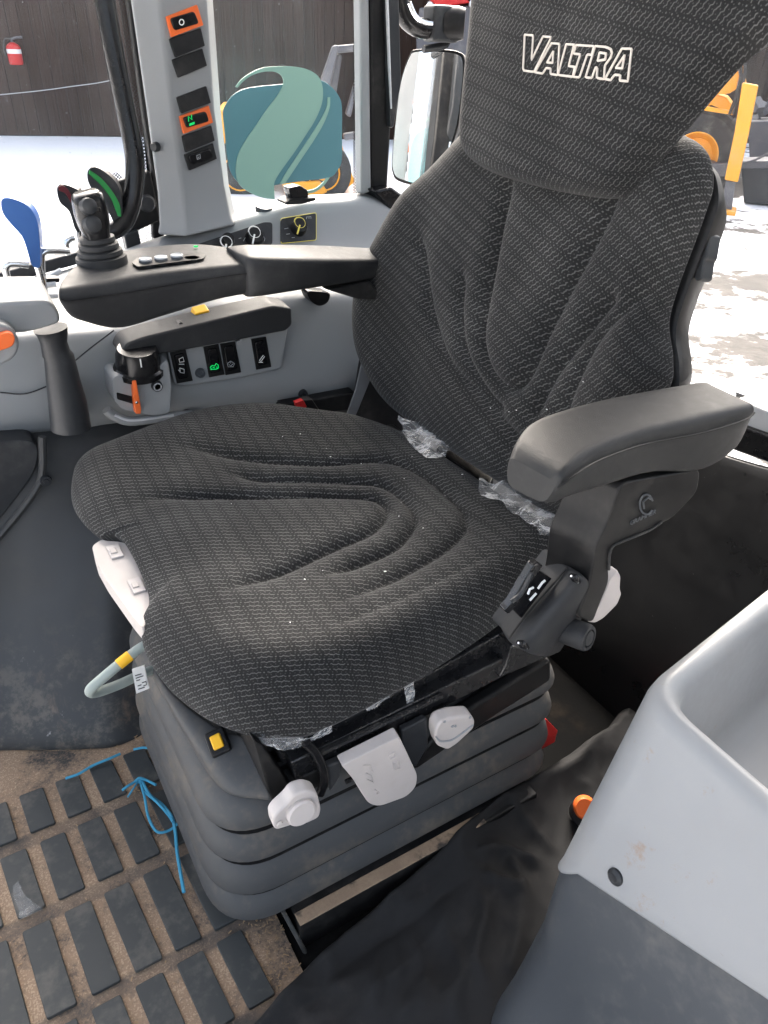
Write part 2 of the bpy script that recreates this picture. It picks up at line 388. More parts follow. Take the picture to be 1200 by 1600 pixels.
# yard wall: along the far side, corner, and along the right
p0, p1 = onz(0, 212, -1.2), onz(195, 214, -1.2); dv = (p1-p0)/np.linalg.norm(p1-p0); nv = np.array([dv[1], -dv[0], 0])
wa, wb = p0-dv*14, p0+dv*34
WALLN = -nv if nv[1] > 0 else nv
yw = prism('yard_wall', [wa, wb, wb+[0, 0, 7], wa+[0, 0, 7]], -WALLN*.3, 'yard_wall', bevel=0)
tag(yw, 'tall weathered brown board wall across the snowy yard behind the fire extinguisher', 'wall')
pk0 = None
for k in range(150):
    c_ = p0-dv*3+dv*.235*k+WALLN*(.012+.022*rng.random())
    if pk0 is None:
        b_ = [c_-dv*.11, c_+dv*.11, c_+dv*.11+[0, 0, 6.6], c_-dv*.11+[0, 0, 6.6]]; pk0 = prism('plank', [q_+[0, 0, .02] for q_ in b_], -WALLN*.03, 'wall_plank', yw, bevel=0, smooth=False); off0 = WL[pk0.name]-c_
    else:
        o = pk0.copy(); COL.objects.link(o); o.parent = yw; o.location = Vector(c_+off0-WL[yw.name]); o.rotation_euler.z = rng.uniform(-.02, .02)
wc = wb+np.array([6., -26, 0])
prism('yard_wall', [wb+[.4, 0, 0], wc, wc+[0, 0, 5.5], wb+[.4, 0, 5.5]], [.3, 0, 0], 'yard_wall', bevel=0)
tag(bpy.data.objects['yard_wall.001'], 'brown yard wall beyond the orange digger, behind the headrest', 'wall')
# fire extinguisher on the wall
def onwall(px, py, off=.12): return onpl(px, py, p0+WALLN*off, WALLN)
fe0, fe1 = onwall(26, 101), onwall(19, 66); fh = np.linalg.norm(fe1-fe0); up = np.array([0, 0, 1.])
fx = empty('fire_extinguisher', fe0, 'small red fire extinguisher hanging on the brown wall', 'extinguisher')
lathe('cylinder', fe0, up, [(0, 0), (.13, 0), (.145, .04), (.145, fh*.78), (.11, fh*.9), (.04, fh), (0, fh)], 'red_plastic', fx)
lathe('label_band', fe0+up*fh*.5, up, [(.1455, 0), (.147, .01), (.147, .07), (.1455, .08)], 'label_white', fx)
tube('valve', [fe0+up*fh, fe0+up*(fh+.06), fe0+up*(fh+.09)+dv*.1, fe0+up*(fh+.1)+dv*.22], .025, 'machine_grey', fx, n=8)
tube('hose', [fe0+up*(fh+.06), fe0+up*(fh+.05)-dv*.13, fe0+up*(fh*.7)-dv*.19, fe0+up*(fh*.35)-dv*.17], .02, 'tyre', fx, n=8, smoothn=14)
ca = [onwall(x, y, .05) for x, y in [(-40, 152), (60, 142), (112, 135), (150, 130), (176, 125)]]
tag(tube('wall_cable', ca, .009, 'sill_grey', n=6, smoothn=20), 'thin pale cable slung across the brown wall', 'cable')

# ---- machines in the yard (each on its own upright plane facing about towards the cab)
def facing(px, py, z=-1.2):
    g = onz(px, py, z); d = g-CO; d[2] = 0; d /= np.linalg.norm(d); return g, d, np.array([d[1], -d[0], 0])   # foot, away, right
g, aw, rt = facing(1130, 334)
D = lambda px, py, o=0: onpl(px, py, g+aw*o, aw)
dg = empty('backhoe_loader', g, 'orange and yellow backhoe loader on the muddy snow beside the seat back', 'digger')
def dpr(name, pts, mat, o=0, th=.25, bev=.02, par=None):
    return prism(name, [D(x, y, o) for x, y in pts], aw*th, mat, par or dg, bevel=bev)
wc_ = D(1086, 243, .9); wr = .72
ty = lathe('tyre', wc_, -aw, [(wr*.5, -.2), (wr*.85, -.26), (wr, -.2), (wr, .2), (wr*.88, .27), (wr*.52, .2)], 'tyre', dg, n=40, cap=False)
lugs = []
for k in range(22):
    a_ = k/22*2*math.pi; R_ = frame(-aw); c_ = wc_+R_@np.array([math.cos(a_)*wr*1.0, math.sin(a_)*wr*1.0, 0])
    rad = R_@np.array([math.cos(a_), math.sin(a_), 0]); tan = np.cross(-aw, rad)
    lugs.append(boxVF(c_, (.05, .07, .5), np.stack([rad, tan, -aw], 1)))
V, F = join(lugs); mk('tread_lugs', V, F, 'tyre', ty, smooth=False)
lathe('rim', wc_, -aw, [(.0, -.02), (wr*.14, -.02), (wr*.16, -.08), (wr*.36, -.08), (wr*.46, .05), (wr*.5, .2), (wr*.54, .2), (wr*.54, -.2), (0, -.2)], 'machine_yellow', dg, n=32)
dpr('fender', [(1060, 172), (1083, 158), (1110, 146), (1135, 152), (1150, 172), (1138, 176), (1112, 164), (1085, 170), (1066, 182)], 'machine_yellow', .6, .7)
dpr('boom_plate', [(1104, 150), (1128, 108), (1148, 88), (1155, 120), (1150, 140), (1140, 146)], 'machine_yellow', .5, .3)
dpr('boom_link', [(1148, 72), (1158, 72), (1166, 130), (1156, 132)], 'machine_yellow', .45, .2)
dpr('hydraulic_hose', [(1152, 100), (1158, 98), (1164, 140), (1158, 142)], 'machine_grey', .35, .1)
dpr('stabilizer_leg', [(1160, 129), (1185, 134), (1170, 210), (1153, 285), (1132, 281), (1148, 205)], 'machine_yellow', 0, .3)
dpr('stabilizer_ram', [(1134, 281), (1149, 284), (1143, 330), (1127, 328)], 'machine_grey', .06, .18)
dpr('stabilizer_foot', [(1116, 326), (1150, 332), (1148, 340), (1114, 336)], 'machine_yellow', -.1, .5)
dpr('cross_bar', [(1100, 166), (1146, 174), (1146, 180), (1100, 173)], 'machine_yellow', .3, .15)
for k in range(2): tube('hydraulic_line', [D(1150+k*8, 60, .3), D(1158+k*6, 110, .25), D(1150+k*5, 150, .25), D(1140+k*6, 178, .3)], .025, 'tyre', dg, n=8, smoothn=20)
prism('axle_beam', [D(1095, 255, .5), D(1150, 255, .5), D(1148, 275, .5), D(1095, 278, .5)], aw*.5, 'machine_grey', dg, bevel=.03)
g2, aw2, rt2 = facing(1190, 322)
D2 = lambda px, py, o=0: onpl(px, py, g2+aw2*o, aw2)
cb = empty('work_crate', g2, 'black crate standing on the mud right of the digger leg', 'crate')
prism('body', [D2(1158, 262), (D2(1260, 262)), D2(1260, 322), D2(1162, 318)], aw2*.6, 'dark_plastic', cb, bevel=.03)
prism('lid', [D2(1153, 252), D2(1262, 250), D2(1262, 262), D2(1155, 264)], aw2*.66, 'machine_grey', cb, bevel=.02)
tube('strap', [D2(1160, 256, -.05), D2(1180, 250, -.05), D2(1200, 240, -.05)], .02, 'machine_grey', cb, n=6)
bl = empty('gravel_skip', g2+aw2*2, 'grey bin with snow and scrap on top behind the black crate', 'bin')
prism('body', [D2(1168, 190, 2), D2(1290, 186, 2), D2(1290, 262, 2), D2(1172, 262, 2)], aw2*1.2, 'machine_grey', bl, bevel=.03)
hp = []
for k in range(40):
    x_, y_ = rng.uniform(1170, 1285), rng.uniform(150, 192); c_ = D2(x_, y_, 2+rng.uniform(.1, 1)); s_ = rng.uniform(.08, .28)
    hp.append(boxVF(c_, (s_, s_*.7, s_*.5), np.array(Matrix.Rotation(rng.uniform(0, 3), 3, Vector(rng.normal(size=3)).normalized()))))
V, F = join(hp); mk('scrap', V, F, 'machine_grey', bl, smooth=False, kind='stuff')

g3, aw3, rt3 = facing(450, 306)
D3 = lambda px, py, o=0: onpl(px, py, g3+aw3*o, aw3)
ld = empty('wheel_loader', g3, 'yellow loader with grey lift arm behind the teal plate', 'loader')
def d3(name, pts, mat, o=0, th=.3, bev=.03): return prism(name, [D3(x, y, o) for x, y in pts], aw3*th, mat, ld, bevel=bev)
d3('body', [(337, 172), (520, 172), (538, 240), (555, 285), (540, 296), (345, 266), (335, 230)], 'machine_yellow', .3, 1.6)
d3('front_plate', [(440, 286), (500, 283), (512, 300), (502, 306), (445, 306)], 'machine_yellow', 0, .3)
d3('lift_arm', [(500, 130), (520, 72), (530, 70), (527, 84), (512, 150), (505, 190), (498, 190)], 'machine_grey', .1, .3)
d3('lift_arm', [(516, 135), (527, 84), (535, 86), (525, 150), (514, 185), (508, 184)], 'machine_grey', .5, .3)
d3('crossbar', [(520, 72), (565, 68), (565, 80), (522, 84)], 'machine_grey', .3, .3)
d3('lift_ram', [(540, 180), (556, 122), (566, 95), (571, 99), (560, 130), (548, 184)], 'machine_grey', .2, .2)
d3('bracket', [(536, 210), (566, 205), (566, 216), (538, 220)], 'machine_grey', .1, .2)
for px_ in (375, 505):
    c_ = D3(px_, 268, .25); ty3 = lathe('wheel', c_, -aw3, [(.12, -.1), (.3, -.18), (.45, -.12), (.45, .12), (.3, .2), (.12, .15)], 'tyre', ld, n=28, cap=False)
    lathe('rim', c_, -aw3, [(0, .12), (.2, .14), (.26, .205), (.27, .1), (0, .05)], 'machine_yellow', ty3, n=24)
g4, aw4, rt4 = facing(690, 232)
D4 = lambda px, py, o=0: onpl(px, py, g4+aw4*o, aw4)
tr = empty('parked_tractor', g4, 'distant dark tractor with red trim and lamps left of the headrest', 'tractor')
def d4(name, pts, mat, o=0, th=.6): return prism(name, [D4(x, y, o) for x, y in pts], aw4*th, mat, tr, bevel=.04)
d4('body', [(655, 12), (740, 8), (760, 62), (760, 190), (655, 195), (650, 60)], 'machine_grey', .3, 1.5)
d4('hood', [(668, -4), (720, -10), (735, 4), (684, 12)], 'red_plastic', .2, 1.2)
d4('cab', [(690, -60), (760, -64), (765, -6), (700, -8)], 'dark_glass', .6, 1.2)
for x_, y_ in ((672, 8), (738, 6), (740, 18)): lathe('lamp', D4(x_, y_, .25), -aw4, [(0, .05), (.06, .05), (.08, 0), (.07, -.1), (0, -.1)], 'lamp_glass', tr, n=14)
for x_ in (665, 725):
    lathe('wheel', D4(x_+8, 188, .2), -aw4, [(.0, .05), (.3, .1), (.5, .2), (.7, .14), (.7, -.14), (.0, -.1)], 'tyre', tr, n=26)

# ================================================================== CAB SHELL
YG = 1.53     # plane of the right-hand glass
XR = 1.16     # plane of the rear glass
def glass(name, P, d, label):
    return tag(prism(name, P, d, 'window_glass', bevel=0, smooth=False), label, 'window')
glass('window_pane', [(-1.0, YG, .50), (.86, YG, .60), (.90, YG, 1.74), (-1.0, YG, 1.74)], (0, .005, 0), 'dusty side window pane behind the grey switch pillar')
glass('window_pane', [(XR, 1.46, .55), (XR, -.6, .55), (XR, -.6, 1.74), (XR, 1.46, 1.74)], (.005, 0, 0), 'rear window pane behind the seat backrest')
# dotted borders
def strip(name, P, label, nrm):
    o = mk(name, P, [(0, 1, 2, 3)], 'dot_border', smooth=False, solid=.0008); return tag(o, label, 'glass border')
Y0 = YG-.004
q = lambda x, y, d=Y0: ony(x, y, d)
strip('dotted_border', [q(176, -60), q(191, -60), q(237, 268), q(227, 268)], 'narrow dotted print on the glass beside the black grab handle', 0)
strip('dotted_border', [q(551, -60), q(566, -60), q(566, 302), q(552, 302)], 'narrow dotted print on the glass along the rear corner post', 0)
strip('dotted_border', [q(130, 300), q(182, 268), q(196, 282), q(140, 316)], 'short slanting dotted print on the glass behind the green lever', 0)
strip('dotted_border', [q(216, 352), q(256, 340), q(258, 372), q(214, 380)], 'dotted print on the glass at the foot of the pillar', 0)
X0 = XR-.004
strip('dotted_border', [onx(1150, 612, X0), onx(1260, 655, X0), onx(1262, 685, X0), onx(1150, 632, X0)], 'dotted print along the bottom of the rear window', 0)
# black frame left of the pillar and below the glass
fr = empty('window_frame', ony(240, 300, 1.5), 'black window frame beside and below the grey switch pillar', 'window frame')
prism('upright', [ony(x, y, 1.505) for x, y in [(191, -60), (207, -60), (226, 140), (258, 372), (240, 374), (237, 268), (222, 167)]], (0, .02, 0), 'black_plastic', fr, bevel=.004)
prism('corner_block', [ony(x, y, 1.50) for x, y in [(182, 284), (236, 266), (252, 345), (215, 362), (195, 372)]], (0, .02, 0), 'black_plastic', fr, bevel=.006)
prism('lower_block', [ony(x, y, 1.49) for x, y in [(194, 368), (216, 358), (224, 392), (200, 396)]], (0, .03, 0), 'dark_plastic', fr, bevel=.004)
lathe('bolt', ony(230, 318, 1.499), (0, -1, 0), [(0, .004), (.012, .004), (.016, 0), (.016, -.004)], 'dark_plastic', fr, n=18)
prism('sill', [ony(x, y, 1.49) for x, y in [(-160, 470), (130, 392), (135, 410), (-160, 492)]], (0, .03, 0), 'dark_plastic', fr, bevel=.004)
# rear right corner post
rp = empty('corner_post', ony(590, 310, 1.47), 'black rear corner post of the cab with a grey seal strip', 'post')
prism('seal_strip', [ony(x, y, 1.47) for x, y in [(562, -80), (577, -80), (581, 300), (565, 305)]], (0, .03, 0), 'grey_plastic', rp, bevel=.006)
prism('post_body', [ony(x, y, 1.475) for x, y in [(577, -80), (606, -80), (612, 200), (606, 305), (581, 302)]], (0, .05, 0), 'black_plastic', rp, bevel=.008)
prism('inner_trim', [ony(x, y, 1.46) for x, y in [(604, -80), (622, -80), (628, 130), (616, 200), (610, 200)]], (0, .03, 0), 'dark_plastic', rp, bevel=.005)
prism('seal_line', [ony(x, y, 1.458) for x, y in [(602, -80), (605, -80), (613, 170), (611, 170)]], (0, .008, 0), 'sill_grey', rp, bevel=.001)
prism('foot', [ony(x, y, 1.44) for x, y in [(584, 298), (612, 292), (640, 312), (648, 330), (628, 352)]], (0, .08, 0), 'gloss_black', rp, bevel=.006)
# rear parapet under the rear glass, right edge of the picture
pr = empty('rear_sill', onx(1190, 670, 1.1), 'pale window sill and black ledge at the right behind the armrest', 'sill')
prism('sill_plate', [onx(1150, 622, 1.1), onx(1290, 678, 1.1), onx(1290, 716, 1.1), onx(1150, 660, 1.1)], (.05, 0, 0), 'sill_grey', pr, bevel=.004)
prism('ledge', [onx(1130, 655, 1.09), onx(1290, 712, 1.09), onx(1290, 760, 1.09), onx(1130, 700, 1.09)], (.06, 0, 0), 'gloss_black', pr, bevel=.008)
# black rear panel
Vp = []
top = pxrow([(600, 470), (900, 600), (1100, 690), (1290, 745)], 24, [1.07]*4, 0); mid = pxrow([(560, 640), (820, 780), (1060, 860), (1290, 930)], 24, [.98]*4, 0)
lo = pxrow([(620, 800), (860, 950), (1050, 1000), (1290, 1090)], 24, [.90]*4, 0)
bt = np.array([[.86, y_, .0] for y_ in np.linspace(lo[0][1], lo[-1][1], 24)])
bt2 = bt+[0, 0, -.03]; V, F = gridVF([top, mid, lo, bt, bt2]); tag(mk('rear_panel', V, F, 'rear_panel', sub=2, solid=.01), 'scratched glossy black panel behind and beside the seat armrest', 'panel')

# ================================================================== WHEEL ARCH PANEL (right-hand side, low)
cols = 30
def prow(pts, ys): return pxrow(pts, cols, ys)
R0 = prow([(-140, 690), (0, 683), (60, 680), (135, 671), (200, 668), (330, 655), (480, 640), (600, 660)], [1.215]*8)
R1 = prow([(-140, 705), (0, 698), (60, 694), (135, 688), (200, 690), (330, 690), (480, 690), (600, 700)], [1.19]*8)
R2 = prow([(-140, 830), (0, 815), (60, 790), (135, 780), (200, 780), (330, 790), (480, 800), (600, 800)], [1.17, 1.16, 1.155, 1.15, 1.14, 1.14, 1.14, 1.14])
R3 = prow([(-140, 960), (0, 950), (60, 940), (135, 930), (200, 930), (330, 920), (480, 900), (600, 900)], [1.15, 1.12, 1.10, 1.07, 1.05, 1.08, 1.1, 1.1])
R4 = prow([(-140, 1090), (0, 1085), (60, 1085), (135, 1082), (200, 1075), (330, 1050), (480, 1010), (600, 980)], [1.09, 1.045, 1.015, .98, .97, 1.0, 1.05, 1.08])
R5 = prow([(-140, 1165), (0, 1160), (60, 1160), (135, 1158), (200, 1155), (330, 1110), (480, 1060), (600, 1020)], [1.06, 1.0, .97, .935, .92, .96, 1.02, 1.06])
R6 = np.array([[a_[0], a_[1]-.002, .001] for a_ in R5])
Rm = prow([(-140, 640), (0, 640), (60, 640), (135, 632), (200, 628), (330, 615), (480, 600), (600, 610)], [1.245]*8)
V, F = gridVF([Rm, R0, R1, R2, R3, R4, R5, R6])
ap = mk('wheel_arch_panel', V, F, 'arch_panel', sub=2, solid=.008)
tag(ap, 'scuffed dark grey moulded panel left of the seat, below the pale console', 'panel')
ins = rpoly([ony(-60, 694, 1.165), ony(62, 686, 1.165), ony(58, 735, 1.163), ony(0, 812, 1.155), ony(-60, 880, 1.15)], [.02, .03, .06, .03, .02])
prism('inset_panel', ins, (0, .05, 0), 'dark_plastic', ap, bevel=.008, segs=3)
rim_ = [ony(66, 682, 1.16), ony(66, 735, 1.158), ony(54, 768, 1.155), ony(4, 832, 1.15), ony(-60, 900, 1.14)]
tube('inset_lip', rim_, .006, 'arch_panel', ap, n=8, smoothn=24)
for x_, y_, d_ in ((72, 752, 1.148), (122, 758, 1.142)):
    lathe('screw', ony(x_, y_, d_), (0, -1, .1), [(0, .003), (.004, .003), (.0045, .001), (.0085, .001), (.0095, -.003)], 'dark_plastic', ap, n=16)

# ================================================================== SIDE CONSOLE
NC = 46
rows = [
 ([(-150, 692), (0, 684), (135, 672), (178, 664), (300, 655), (470, 636), (570, 612), (680, 600)], [1.222]*8),
 ([(-150, 682), (0, 674), (135, 662), (180, 650), (300, 640), (470, 622), (570, 598), (680, 588)], [1.198]*8),
 ([(-150, 600), (0, 592), (135, 580), (200, 568), (300, 560), (470, 530), (570, 505), (680, 495)], [1.205]*8),
 ([(-150, 540), (0, 530), (100, 525), (190, 520), (300, 486), (470, 470), (570, 462), (680, 452)], [1.222]*8),
 ([(-150, 528), (0, 518), (100, 515), (190, 508), (300, 474), (470, 458), (570, 450), (680, 440)], [1.245]*8),
 ([(-150, 505), (0, 495), (100, 490), (200, 480), (300, 452), (470, 430), (570, 425), (680, 415)], [1.33]*8),
 ([(-150, 480), (0, 468), (100, 452), (220, 410), (330, 404), (470, 392), (570, 390), (680, 388)], [1.395]*8),
 ([(-150, 470), (0, 458), (100, 436), (228, 384), (345, 352), (470, 326), (580, 322), (680, 352)], [1.435]*8),
 ([(-150, 464), (0, 452), (100, 430), (232, 380), (350, 344), (470, 312), (584, 308), (680, 345)], [1.447]*8),
 ([(-150, 455), (0, 440), (100, 420), (236, 372), (356, 336), (470, 303), (580, 299), (660, 330)], [1.52]*8)]
G = [pxrow(p, NC, d, smooth=False) for p, d in rows]
V, F = gridVF(G)
con = mk('side_console', V, F, 'grey_plastic', sub=2, solid=.006)
tag(con, 'pale grey side console with switches and dials behind the armrest', 'console')
for x_, y_ in ((474, 616), (292, 648), (438, 634)):
    lathe('screw', ony(x_, y_, 1.199), (0, -1, .05), [(0, .001), (.003, .001), (.004, .004), (.008, .004), (.0095, 0), (.0095, -.003)], 'dark_plastic', con, n=16)
# seams in the console moulding
tube('seam', [ony(x, y, 1.2) for x, y in [(0, 613), (40, 615), (82, 600)]], .0012, 'dark_plastic', con, n=5, smoothn=16)
tube('seam', [ony(x, y, 1.203) for x, y in [(112, 568), (140, 545), (178, 516)]], .0012, 'dark_plastic', con, n=5, smoothn=16)
# black dial panels on the sloping deck
def deck(x, y, o=0): return onpl(x, y, (.6, 1.4335-o, .70), np.cross(G[6][30]-G[6][20], G[7][25]-G[6][25]))
_dn = np.cross(G[6][30]-G[6][20], G[7][25]-G[6][25]); _dn /= np.linalg.norm(_dn); _dn = _dn if _dn[1] < 0 else -_dn
_dp = (G[6][25]+G[7][25])/2+_dn*.006
def deck(x, y, o=0): return onpl(x, y, _dp+_dn*o, _dn)
Z4 = lambda pts: zm(160, 300, .3833, pts)
pa = prism('dial_panel', rpoly([deck(x, y, .003) for x, y in Z4([(380, 215), (500, 175), (660, 122), (693, 124), (693, 214)])], .006), -_dn*.012, 'dark_plastic', con, bevel=.001)
pb = prism('dial_panel', rpoly([deck(x, y, .003) for x, y in Z4([(727, 108), (872, 84), (872, 196), (728, 210)])], .008), -_dn*.014, 'dark_plastic', con, bevel=.001)
def dial(cx, cy, r, lx, ly, lr, mat, par):
    c = deck(cx, cy, .003); kb = lathe('knob', c, _dn, [(0, .018), (r*.86, .018), (r*.95, .015), (r, 0), (r*1.05, -.002)], 'black_plastic', par, n=26)
    an = np.linspace(0, 2*math.pi, 22); R_ = frame(_dn); cc = deck(lx, ly, .02)
    V, F = tubeVF([cc+R_@np.array([lr*math.cos(t), lr*math.sin(t), 0]) for t in an], .0013, 6)
    V2, F2 = tubeVF([deck(lx, ly+4, .0215), deck(cx-1, cy+8, .0215)], .0018, 6); V, F = join([(V, F), (V2, F2)])
    mk('pointer', V, F, mat, kb)
s4 = .3833
dial(160+505*s4, 300+205*s4, .013, 160+505*s4, 300+203*s4, .011, 'symbol_white', pa)
dial(160+615*s4, 300+190*s4, .017, 160+620*s4, 300+163*s4, .0115, 'symbol_white', pa)
dial(160+797*s4, 300+150*s4, .016, 160+805*s4, 300+125*s4, .011, 'symbol_yellow', pb)
symbol('panel_outline', [rpoly([(727, 108), (872, 84), (872, 196), (728, 210)], 8).tolist()], lambda a, b: deck(*Z4([(a, b)])[0], .0065), 'symbol_yellow', pb, .0007)
for mk_ in ([(742, 150), (758, 147)], [(750, 172), (764, 170)], [(772, 186), (784, 185)], [(832, 110), (832, 102), (842, 101), (842, 109)], [(842, 101), (850, 100), (850, 108)]): symbol('scale_mark', [mk_], lambda a, b: deck(*Z4([(a, b)])[0], .0065), 'symbol_grey', pb, .0007)
for mk_ in ([(556, 190), (566, 187)], [(476, 190), (484, 187)], [(575, 200), (580, 190), (590, 178)], [(655, 178), (662, 190), (660, 200)]): symbol('scale_mark', [mk_], lambda a, b: deck(*Z4([(a, b)])[0], .0065), 'symbol_grey', pa, .0007)
lathe('cap', onpl(413, 325, G[8][26], (0, -.35, 1)), (0, -.2, 1), [(0, .004), (.016, .004), (.018, 0), (.018, -.01)], 'base_grey', con, n=22)

# black lever-style grab handle over the knob
HB = 1.165
hb = prism('handle_beam', rpoly([ony(x, y, HB) for x, y in [(188, 556), (196, 537), (225, 527), (290, 511), (428, 478), (456, 482), (457, 508), (448, 517), (330, 540), (240, 556), (194, 562)]], [.006, .01, .01, .01, .008, .004, .006, .006, .01, .01, .004]), (0, .055, .004), 'soft_black', con, bevel=.007, segs=3)
prism('latch_tab', [ony(x, y, 1.2) for x, y in [(303, 500), (306, 490), (326, 485), (330, 490), (318, 498), (306, 502)]], (0, .02, .006), 'yellow_plastic', con, bevel=.002)
prism('fin', [ony(x, y, 1.18) for x, y in [(270, 514), (284, 503), (292, 510)]], (0, .02, 0), 'black_plastic', con, bevel=.002)
# knob housing
hs = rpoly([ony(x, y, 1.15) for x, y in [(176, 592), (184, 586), (232, 592), (243, 578), (262, 560), (268, 600), (266, 645), (240, 650), (190, 640), (178, 625)]], .008)
hsg = prism('knob_housing', hs, (0, .07, 0), 'grey_plastic', con, bevel=.006, segs=3)
kc = (ony(217, 574, 1.172)); kup = np.array([0, -.18, 1.]); kup /= np.linalg.norm(kup)
kn = lathe('rotary_knob', kc-kup*.004, kup, [(.040, -.004), (.040, .005), (.036, .008), (.034, .030), (.030, .040), (0, .04)], 'gloss_black', hsg, n=34)
tube('knob_mark', [ony(219, 561, 1.134), ony(221, 574, 1.132)], .0011, 'symbol_white', kn, n=5)
prism('slot', rpoly([ony(x, y, 1.149) for x, y in [(182, 613), (208, 620), (210, 632), (183, 624)]], .003), (0, .01, 0), 'gloss_black', hsg, bevel=.001)
ol = prism('orange_lever', rpoly([ony(x, y, 1.135) for x, y in [(207, 596), (213, 594), (221, 640), (220, 647), (212, 647)]], .002), (0, .014, 0), 'orange_plastic', hsg, bevel=.002)
lathe('rivet', ony(213.5, 629, 1.134), (0, -1, 0), [(0, .002), (.0022, .001), (.0026, -.002)], 'chrome', ol, n=12)
lathe('socket', ony(245, 603, 1.149), (0, -1, 0), [(0, .001), (.004, .001), (.005, .005), (.0085, .005), (.0095, -.002)], 'dark_plastic', hsg, n=20)
lathe('socket_ring', ony(245, 603, 1.149), (0, -1, 0), [(.0048, .0052), (.0052, .006), (.0066, .006), (.007, .0052)], 'symbol_grey', hsg, n=20)
lp = [ony(x, y, 1.168) for x, y in [(166, 640), (178, 650), (206, 658), (270, 650), (300, 648)]]
tube('lower_lip', lp, .008, 'grey_plastic', con, n=10, smoothn=24)
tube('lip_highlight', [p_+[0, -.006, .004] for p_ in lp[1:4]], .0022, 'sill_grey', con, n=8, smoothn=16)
# raised bezel with rocker switches
bz = prism('switch_bezel', rpoly([ony(x, y, 1.188) for x, y in [(262, 548), (366, 531), (372, 534), (382, 525), (450, 512), (440, 575), (432, 578), (376, 590), (286, 604), (272, 600)]], .006), (0, .012, 0), 'grey_plastic', con, bevel=.004, segs=3)
def rocker(quad, par, mat_p='black_plastic', dep=1.186, lit=None, sym=None, name='rocker_switch'):
    q_ = [np.array(p, float) for p in quad]; c = sum(q_)/4
    P = [ony(*p, dep) for p in q_]; sw = prism(name, P, (0, .01, 0), mat_p, par, bevel=.0012)
    ins_ = [ony(*(c+(p-c)*np.array([.62, .78])), dep-.004) for p in q_]
    rk = prism('rocker', rpoly(ins_, .004), (0, .008, 0), 'gloss_black', sw, bevel=.0022, segs=3)
    if sym: symbol('symbol', sym, lambda a, b: ony(c[0]+a, c[1]+b, dep-.0046), lit or 'symbol_grey', rk, .0007)
    return sw
Z4q = lambda *p: Z4(list(p))
tri = [[(-4, -12), (2, -15), (4, -8), (-3, -7), (-4, -12)], [(-3, 2), (4, 4), (4, 10), (-2, 9), (-3, 2)], [(-5, 5), (-2, 8)], [(-4, -4), (4, -4)]]
rocker(Z4q((276, 655), (340, 642), (370, 770), (305, 782)), bz, sym=tri, lit='symbol_white')
trac = [[(-6, 10), (-3, 7), (1, 8), (3, 4), (6, 6), (7, 11), (3, 13), (-4, 13), (-6, 10)], [(-5, 12), (-5, 14)], [(4, 9), (5, 12)], [(-2, 10), (1, 11)]]
rocker(Z4q((412, 632), (474, 620), (500, 745), (436, 757)), bz, sym=trac, lit='led_green')
rocker(Z4q((480, 620), (542, 610), (567, 736), (503, 748)), bz, sym=[[(-5, 8), (0, 4), (6, 8), (4, 13), (-4, 13), (-5, 8)], [(-3, 9), (0, 12), (4, 8)], [(0, 4), (0, 8)]])
rocker(Z4q((607, 600), (668, 590), (690, 714), (628, 726)), bz, sym=[[(-3, 11), (3, 3), (5, 5), (-1, 13), (-3, 11)], [(-4, 14), (2, 14)]], lit='symbol_white')
lathe('push_button', ony(313, 583, 1.186), (0, -1, 0), [(0, .002), (.004, .002), (.0045, .0045), (.0075, .0045), (.009, -.002)], 'base_grey', bz, n=20)
# half-round socket under the armrest and slim black trim under the console rear
prism('finger_pull', rpoly([ony(x, y, 1.205) for x, y in [(478, 454), (518, 457), (514, 473), (500, 480), (486, 472)]], .012), (0, .03, 0), 'gloss_black', con, bevel=.003)
prism('lower_trim', [ony(x, y, 1.18) for x, y in [(440, 634), (556, 612), (560, 640), (470, 650)]], (0, .03, 0), 'black_plastic', con, bevel=.004)

# ================================================================== SWITCH PILLAR
def prw(pts, ds): return np.array([ony(p[0], p[1], d) for p, d in zip(pts, ds)])
pd = [1.50, 1.432, 1.40, 1.41, 1.50]
prs = [prw([(188, -420), (150, -420), (205, -420), (290, -420), (305, -420)], pd),
       prw([(222, 0), (203, 0), (248, 0), (323, 0), (333, 0)], pd),
       prw([(240, 170), (228, 170), (268, 170), (334, 167), (345, 167)], pd),
       prw([(252, 300), (246, 300), (286, 300), (350, 290), (358, 290)], pd),
       prw([(256, 350), (249, 350), (289, 352), (360, 336), (368, 334)], pd),
       prw([(254, 366), (246, 366), (290, 371), (366, 352), (374, 348)], [1.50, 1.425, 1.39, 1.40, 1.50])]
pil = loft('switch_pillar', prs, 'grey_plastic', bevel=.006, segs=3)
tag(pil, 'pale grey window pillar carrying a column of orange and black switches', 'pillar')
_pa, _pb, _pc = ony(248, 0, 1.40), ony(323, 0, 1.41), ony(289, 352, 1.40); _pn = np.cross(_pb-_pa, _pc-_pa); _pn /= np.linalg.norm(_pn); _pn = _pn if _pn[1] < 0 else -_pn
def onpil(x, y, o=0): return onpl(x, y, _pa+_pn*o, _pn)
def plate(pts, mat, rocker_=None, sym=None, lit=None, name='blank_plate'):
    z1 = [(a/3, b/3) for a, b in pts]; c = np.mean(z1, 0)
    # the foot of each plate stands a little proud, so that the row reads as shingles
    offs = [.004, .004, .007, .007]
    P = [onpil(*p, o) for p, o in zip(z1, offs)]
    o = prism(name, P, -_pn*.006, mat, pil, bevel=.0012)
    if rocker_:
        r2 = [onpil(*(c+(np.array(p)-c)*np.array([.78, .60])), .0085) for p in z1]
        k = prism('rocker', rpoly(r2, .005), -_pn*.006, 'gloss_black', o, bevel=.002, segs=3)
        if sym: symbol('symbol', sym, lambda a, b: onpil(c[0]+a, c[1]+b, .0092), lit or 'symbol_grey', k, .0008)
    return o
